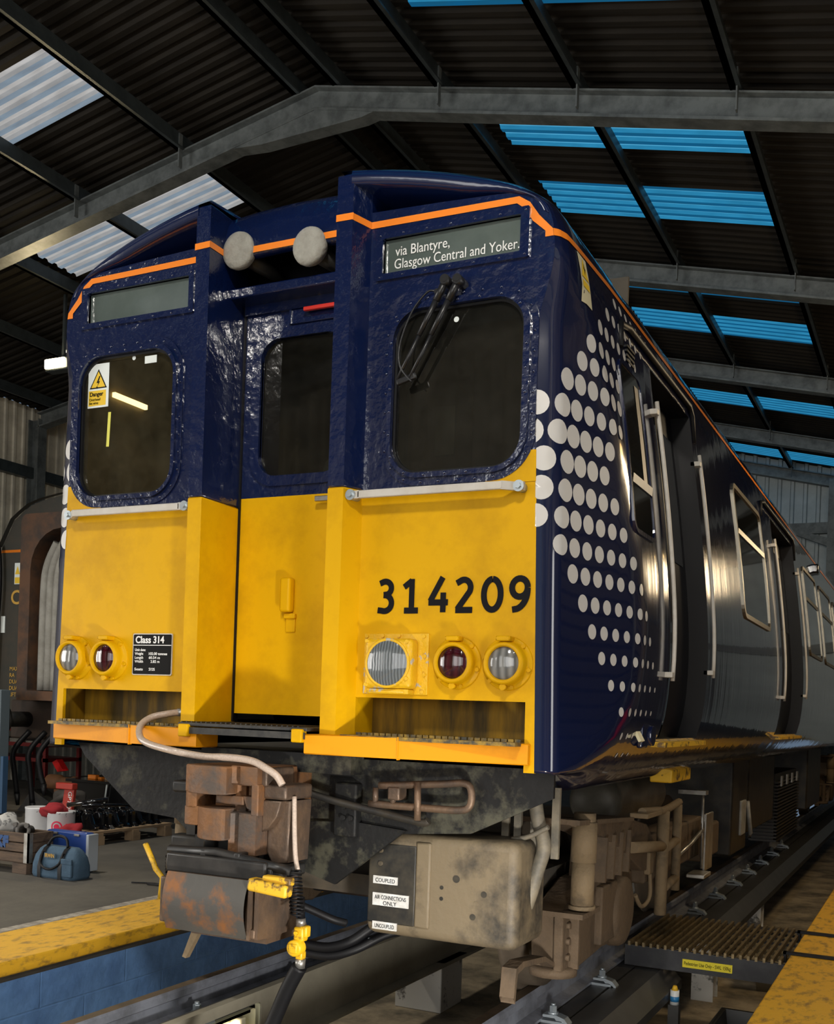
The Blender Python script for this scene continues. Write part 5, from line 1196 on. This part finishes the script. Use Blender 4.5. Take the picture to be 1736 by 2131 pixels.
for k, y in enumerate((-4.0, 2.6)):  # added unseen lamps, brightening the left floor and yellow edge
    t = thing('added_bay_lamp', 'added white round lamp over the left workshop floor, ' + ('behind the camera', 'above the yellow edge')[k], 'lamp', (-5.6, y, 6.6))
    mb = MB(); mb.lathe((-5.6, y, 6.6), (0, 0, 1), [(0, .26), (.12, .2), (.25, .08), (.4, .06), (.42, 0)], 24); mb.cyl((-5.6, y, 7.0), (-5.6, y, zroof(-5.6)), .012, n=8); mb.build('lamp_shade', PURL, t)
    MB().lathe((-5.6, y, 6.62), (0, 0, 1), [(0, 0), (0, .2), (.02, .2), (.03, 0)], 20).build('lamp_bulb', emis('added_lamp_glow', (1, .93, .8), 12), t)
    d = bpy.data.lights.new('added_bay_light', 'SPOT'); d.energy = 800; d.color = (1, .93, .80); d.shadow_soft_size = .2; d.spot_size = math.radians(120); d.spot_blend = .7
    lo = bpy.data.objects.new('added_bay_light', d); COL.objects.link(lo); lo.parent = t; lo.location = (0, 0, -.06)
# wooden crate with gloves and a pipe flange
t = thing('wooden_crate', 'worn wooden crate with faded blue stencil at the left floor edge', 'crate', (-4.75, 3.1, 0))
WOOD = mat('weathered_wood', (.13, .085, .055), .8, col2=(.05, .035, .028), scale=5, amt=.8, stretch=(1, 1, 5), bump=.15)
for (z0, z1) in ((.10, .18), (.19, .265), (.275, .355)):
    mb = MB(); mb.box(-5.4, -4.24, 2.75, 2.775, z0, z1, bev=.004); mb.box(-5.4, -4.24, 3.02, 3.045, z0, z1, bev=.004); mb.box(-4.265, -4.24, 2.775, 3.02, z0, z1, bev=.004); mb.build('side_board', WOOD, t)
MB().box(-5.4, -4.25, 2.77, 3.03, .09, .11).build('base_board', WOOD, t)
for bx in ((-4.42, -4.25, 2.75, 3.04, .0, .09), (-5.4, -5.2, 2.75, 3.04, 0, .09)): MB().box(*bx, bev=.004).build('skid', WOOD, t)
mb = MB(); mb.box(-4.28, -4.232, 2.742, 2.76,   .10, .36); mb.box(-4.24, -4.232, 2.742, 2.80, .10, .36); mb.build('corner_iron', STEEL, t)
text('stencil', 'KF', mat('faded_blue', (.03, .08, .22), .7), t, .13, (-4.62, 2.746, .225), bold=.01)
def blob(name, c0, r, m, label, cat, seed, squash=(1, 1, 1), amp=.25):
    rnd = random.Random(seed); bm = bmesh.new(); bmesh.ops.create_icosphere(bm, subdivisions=3, radius=1)
    ph = [(Vector((rnd.uniform(-1, 1), rnd.uniform(-1, 1), rnd.uniform(-1, 1))).normalized(), rnd.uniform(3, 7), rnd.uniform(0, 6)) for _ in range(6)]
    for v in bm.verts:
        k = 1 + amp * sum(math.sin(v.co.dot(d) * f + p) for d, f, p in ph) / 3
        v.co = Vector((v.co.x * squash[0], v.co.y * squash[1], v.co.z * squash[2])) * r * k + Vector(c0)
    for f in bm.faces: f.smooth = True
    me = bpy.data.meshes.new(name); bm.to_mesh(me); bm.free(); me.materials.append(m)
    o = bpy.data.objects.new(name, me); COL.objects.link(o); return tag(o, label, cat)
GLV = mat('checked_rag', (.5, .49, .47), .9, col2=(.12, .12, .12), scale=9, amt=.9, edge=(.5, .56))
blob('rag', (-4.70, 2.91, .39), .12, GLV, 'grey and white rag bundle in the wooden crate', 'rag', 3, (1.1, 1, .8))
mb = MB(); mb.lathe((-4.43, 2.88, .36), (.35, -1, .1), [(.0, .04), (.0, .07), (.02, .07), (.02, .042), (-.12, .045), (-.12, .034), (0, .034), (.02, .036)], 22)
for a in (30, 150, 270):
    p = Vector((-4.43 + .08 * math.cos(math.radians(a)), 2.86, .36 + .1 * math.sin(math.radians(a)))); mb.cyl(p, p + Vector((.01, -.03, 0)), .02, n=12)
tag(mb.build('pipe_flange', mat('cast_grey', (.14, .13, .12), .6, .3)), 'grey pipe flange sticking out of the wooden crate', 'pipe')
# blue cases and the tool bag
t = thing('tool_case', 'flat blue tool case with a grey side standing behind the tool bag', 'case', (-3.85, 3.2, 0))
mb = MB(); mb.box(-4.10, -3.62, 3.14, 3.24, 0, .35, bev=.015, mi=0); mb.box(-3.62, -3.59, 3.13, 3.26, .01, .34, bev=.008, mi=1); mb.build('shell', [mat('case_blue', (.02, .06, .26), .35), mat('case_grey', (.42, .46, .5), .5)], t)
for x in (-4.02, -3.76): MB().box(x, x + .06, 3.125, 3.142, .315, .335, bev=.003).build('latch', STEEL, t)
t.location = (-4.17, 3.2, 0)
t = thing('tool_bag', 'blue canvas tool bag with black straps on the concrete floor', 'bag', (-3.98, 2.9, 0))
BAG = mat('bag_canvas', (.055, .105, .16), .85, col2=(.03, .06, .1), scale=8, amt=.6, bump=.2, bscale=60)
mb = MB()
rings_ = []
for z, hx, hy in ((0, .285, .13), (.03, .30, .14), (.12, .30, .13), (.2, .285, .10), (.26, .25, .06), (.29, .21, .03)):
    rings_.append([(-3.98 + x, 2.9 + y, z) for x, y in rrect(-hx, hx, -hy, hy, min(hx, hy) * .6, 5)])
mb.loft(rings_, closed=True, cap=True); bg = mb.build('bag_body', BAG, t)
for x in (-4.13, -3.86):
    mb = MB(); pts = [(x, 2.755, .0), (x, 2.752, .1), (x, 2.785, .2), (x, 2.835, .27), (x + .01, 2.88, .30)]
    mb.loft([[(px_ - .022, py_ - .004, pz_) for px_, py_, pz_ in pts], [(px_ + .022, py_ - .004, pz_) for px_, py_, pz_ in pts]]); mb.build('strap', BLACK, t)
mb = MB(); mb.tube(smooth_path([(-4.13, 2.86, .29), (-4.08, 2.88, .36), (-3.99, 2.88, .385), (-3.9, 2.88, .36), (-3.86, 2.86, .29)], 5), .014, 8); mb.tube(smooth_path([(-4.13, 2.80, .24), (-4.1, 2.74, .13), (-3.98, 2.73, .09), (-3.88, 2.76, .14), (-3.86, 2.80, .24)], 5), .012, 8); mb.build('handle', BLACK, t)
mb = MB(); mb.prism([(-4.08, .235), (-3.93, .235), (-3.93, .19), (-4.08, .185)], 'y', 2.765, 2.775); mb.build('name_flap', BAG, t, label='front flap with a small maker name')
text('lettering', 'IRWIN', mat('gold_lettering', (1, 1, 1)), t, .05, (-4.07, 2.762, .195), width=.125, bold=.001)
mb = MB(); mb.box(-3.83, -3.70, 2.745, 2.775, .03, .19, bev=.012); mb.box(-3.835, -3.695, 2.738, 2.76, .15, .20, bev=.006); mb.build('pocket', BAG, t)
t.location = (-3.945, 2.85, 0); t.scale = (.86, .86, .92)
# paint tins, red rag, red handle
def tin(x, y, r, h, label):
    t = thing('paint_tin', label, 'tin', (x, y, .0), 'paint tins')
    MB().lathe((x, y, 0), (0, 0, 1), [(0, 0), (0, r), (.015, r * 1.02), (.03, r), (h - .03, r), (h - .015, r * 1.03), (h, r * 1.02), (h - .01, r * .9), (h - .02, 0)], 32).build('can', mat('tin_white', (.62, .62, .63), .4, col2=(.05, .05, .05), scale=7, amt=.9, edge=(.6, .63)), t)
    MB().cyl((x, y, .03), (x, y, .085), r * 1.006, n=32, cap=False).build('blue_band', mat('tin_blue', (.02, .06, .2), .4), t)
    return t
tin(-5.70, 4.3, .142, .385, 'white paint tin with black drips, without a rag'); t2 = tin(-5.39, 4.3, .14, .365, 'white paint tin with a red round mark under the red rag')
mb = MB(); 
for r0, r1, m in ((.06, .045, 0), (.03, 0, 0)):
    n = 20
    for k in range(n):
        a0, a1 = 2 * PI * k / n, 2 * PI * (k + 1) / n
        def Q(r, a):
            u = r * math.cos(a); ph = u / .143
            return (-5.39 + .143 * math.sin(ph + .45), 4.30 - .143 * math.cos(ph + .45), .21 + r * math.sin(a))
        mb.poly([Q(r0, a0), Q(r0, a1), Q(r1, a1), Q(r1, a0)] if r1 else [Q(r0, a0), Q(r0, a1), Q(0, 0)])
mb.build('round_mark', mat('mark_red', (.7, .02, .08), .4), t2)
blob('red_rag', (-5.46, 4.26, .37), .13, mat('rag_red', (.28, .012, .018), .9), 'dark red rag draped over the paint tin', 'rag', 5, (1.1, .9, .55), .35)
blob('red_rag', (-5.18, 4.22, .15), .11, mat('rag_red', (1, 1, 1)), 'second red rag lying beside the tin towards the pallet', 'rag', 9, (1, .8, .9), .4)
t = thing('pump_handle', 'tall red steel handle with white letters behind the paint tins', 'handle', (-5.75, 5.1, 0))
mb = MB(); mb.prism([(-5.83, .20), (-5.66, .20), (-5.60, .66), (-5.76, .66)], 'y', 5.08, 5.13, bev=.008); mb.box(-5.88, -5.6, 5.04, 5.14, .60, .68, bev=.012); mb.build('handle_plate', mat('handle_red', (.42, .04, .025), .5), t)
text('lettering', 'GPT-2', mat('sticker_white', (1, 1, 1)), t, .085, (-5.69, 5.075, .58), ex=(-.1, 0, -1), ey=(1, 0, -.1), depth=.002)
t.location = (-6.99, 6.0, -.20)
# pallet with freshly painted black castings
t = thing('wooden_pallet', 'wooden pallet carrying glossy black castings behind the tool bag', 'pallet', (-5.4, 5.1, 0))
PW = mat('pallet_wood', (.34, .23, .13), .8, col2=(.16, .11, .07), scale=5, amt=.8, stretch=(4, .5, 1))
for k in range(6): MB().box(-5.98 + .15 * k, -5.86 + .15 * k, 4.5, 5.75, .12, .145).build('deck_board', PW, t)
for y in (4.52, 5.08, 5.62):
    mb = MB(); mb.box(-5.98, -5.1, y, y + .1, .09, .12); mb.box(-5.22, -5.1, y, y + .12, .0, .09); mb.box(-5.98, -5.86, y, y + .12, 0, .09); mb.build('bearer', PW, t)
def casting():
    mb = MB(); mb.prism([(-.12, 0), (.10, .0), (.12, .03), (.05, .06), (.02, .17), (-.05, .19), (-.08, .16), (-.06, .05), (-.12, .03)], 'y', -.03, .03, bev=.008); mb.cyl((-.02, -.045, .15), (-.02, .045, .15), .035, n=14)
    return mb.build('painted_casting', mat('wet_black_paint', (.006, .006, .007), .12, coat=1.0))
c0 = casting(); q = 0
for r in range(2):
    for k in range(9):
        o = c0 if q == 0 else c0.copy()
        if q: COL.objects.link(o)
        o.location = (-5.28 - .3 * r, 4.6 + .125 * k, .145); o.rotation_euler = (0, .25 if k % 3 else -.1, .15 * math.sin(k * 2 + r)); q += 1
        tag(o, 'glossy black casting on the pallet, %s from the tool bag in the %s row' % (ordn[k].replace('nearest', 'first'), ('front', 'back')[r]), 'casting', 'black castings drying on the pallet')
mb = MB(); mb.tube([(-5.75, 4.75, .37), (-5.35, 4.95, .45)], .026, 10); mb.tube([(-5.5, 4.7, .385), (-5.3, 5.3, .37)], .02, 10); tag(mb.build('painted_linkage', mat('wet_black_paint', (1, 1, 1))), 'glossy black linkage lying on top of the castings', 'linkage')
# black trestle table with white trim, small things on it
t = thing('trestle_table', 'black covered table with thin white frame bars behind the pallet', 'table', (-7.1, 6.9, 0))
mb = MB(); mb.box(-7.75, -6.3, 6.75, 7.3, .42, .46, bev=.005); mb.box(-7.7, -6.35, 6.82, 7.25, .0, .42); mb.build('cover', BLKG, t)
for x in (-7.05, -6.55): MB().tube([(x, 6.79, .44), (x - .06, 6.79, .02)], .012, 8).build('frame_bar', mat('sticker_white', (1, 1, 1)), t)
MB().tube([(-7.7, 6.78, .14), (-6.35, 6.78, .12)], .012, 8).build('frame_bar', mat('sticker_white', (1, 1, 1)), t)
mb = MB(); mb.box(-7.2, -6.95, 6.9, 7.0, .46, .53, bev=.01); tag(mb.build('wood_block', mat('pale_wood', (.5, .34, .2), .7)), 'pale wooden block on the black table', 'block')
mb = MB(); mb.box(-7.5, -7.36, 6.9, 6.98, .46, .52, bev=.01); mb.box(-7.3, -7.24, 6.88, 6.95, .46, .5, bev=.01); tag(mb.build('orange_clamp', mat('clamp_orange', (.75, .2, .01), .5)), 'small orange clamp on the black table', 'clamp')
# rusty axle on the floor, red trolley, dark wedge, steel post at the picture edge
mb = MB(); mb.lathe((-9.0, 7.7, .30), (1, .02, 0), [(0, 0), (0, .10), (.02, .11), (.22, .11), (.25, .08), (.45, .075), (.47, .1), (.52, .1), (.55, .075), (1.6, .07), (1.62, .1), (1.8, .1), (1.8, 0)], 20); mb.box(-8.8, -8.7, 7.6, 7.8, 0, .2); mb.box(-7.6, -7.5, 7.63, 7.83, 0, .2)
tag(mb.build('rusty_axle', mat('axle_rust', (.24, .105, .045), .7, col2=(.12, .06, .03), scale=6)), 'rusty brown axle lying on blocks under the dark coach', 'axle')
t = thing('red_trolley', 'dark red steel rack trolley behind the rusty axle', 'trolley', (-11.1, 9.0, 0))
mb = MB()
for z in (.5, .74, .98): mb.box(-12.2, -10.0, 8.6, 9.4, z, z + .06)
for x in (-12.2, -11.1, -10.06): mb.box(x, x + .06, 8.6, 8.66, .0, 1.2); mb.box(x, x + .06, 9.34, 9.4, 0, 1.2)
mb.build('rack_frame', mat('dark_red_paint', (.16, .008, .008), .5), t)
for k in range(5): MB().box(-11.9 + .36 * k, -11.65 + .36 * k, 8.62, 9.2, .80, .83 + .03 * (k % 2)).build('steel_bar', STEEL, t)
mb = MB(); mb.prism([(-8.35, 0), (-7.45, 0), (-8.1, .3)], 'y', 6.5, 6.75); tag(mb.build('wheel_chock', DKST), 'dark wedge shaped chock on the floor by the coach', 'chock')
t = thing('steel_cabinet', 'blue-grey steel post at the left edge beside the coach', 'post', (-7.65, 5.45, 0))
MB().box(-7.9, -7.52, 5.40, 5.55, 0, 1.62, bev=.01).build('post_body', mat('blue_grey_steel', (.10, .13, .15), .5), t); MB().box(-7.515, -7.47, 5.42, 5.5, .1, .8).build('blue_edge', mat('edge_blue', (.03, .08, .16), .5), t)
mb = MB(); mb.box(-7.45, -7.1, 6.2, 6.5, .0, .35, bev=.06); mb.tube([(-7.5, 6.2, .12), (-7.2, 6.2, .3), (-7.0, 6.2, .2)], .05, 8); tag(mb.build('drawhook_unit', mat('cast_grey', (1, 1, 1))), 'grey cast screw coupling on the floor behind the tins', 'coupling')
# red rack and pallets along the right wall, mirrored in the carriage side
t = thing('tool_cabinet', 'red tool cabinet standing against the right wall', 'cabinet', (5.2, 7.6, 0))
mb = MB(); mb.box(4.8, 5.45, 7.2, 8.1, .05, 1.3, bev=.02); mb.build('cabinet_body', mat('cabinet_red', (.5, .015, .01), .35), t)
for k in range(4): MB().box(4.78, 4.8, 7.25, 8.05, .12 + .29 * k, .36 + .29 * k, bev=.006).build('drawer', mat('cabinet_red', (1, 1, 1)), t)
mb = MB(); mb.tube(smooth_path([(-3.25, 2.95, .012), (-3.05, 3.02, .014), (-2.8, 3.0, .012), (-3.1, 2.97, .012)], 5), .008, 6); tag(mb.build('black_strap', BLACK), 'thin black strap lying on the concrete floor by the yellow edge', 'strap')
# aluminium ladder and pale box far behind under the train
t = thing('step_ladder', 'aluminium step ladder standing far behind under the train', 'ladder', (-2.8, 21.0, 0))
mb = MB()
for x in (-3.1, -2.6): mb.box(x, x + .05, 20.95, 21.0, 0, 1.6)
for k in range(5): mb.box(-3.1, -2.55, 20.94, 21.02, .25 + .3 * k, .29 + .3 * k)
mb.build('ladder_frame', mat('aluminium', (.7, .68, .62), .4, .5), t)
mb = MB(); mb.box(-4.4, -3.4, 21.2, 21.8, 0, .9, bev=.02); tag(mb.build('pale_cabinet', mat('pale_cabinet', (.45, .5, .5), .5)), 'pale grey cabinet far behind beside the step ladder', 'cabinet')
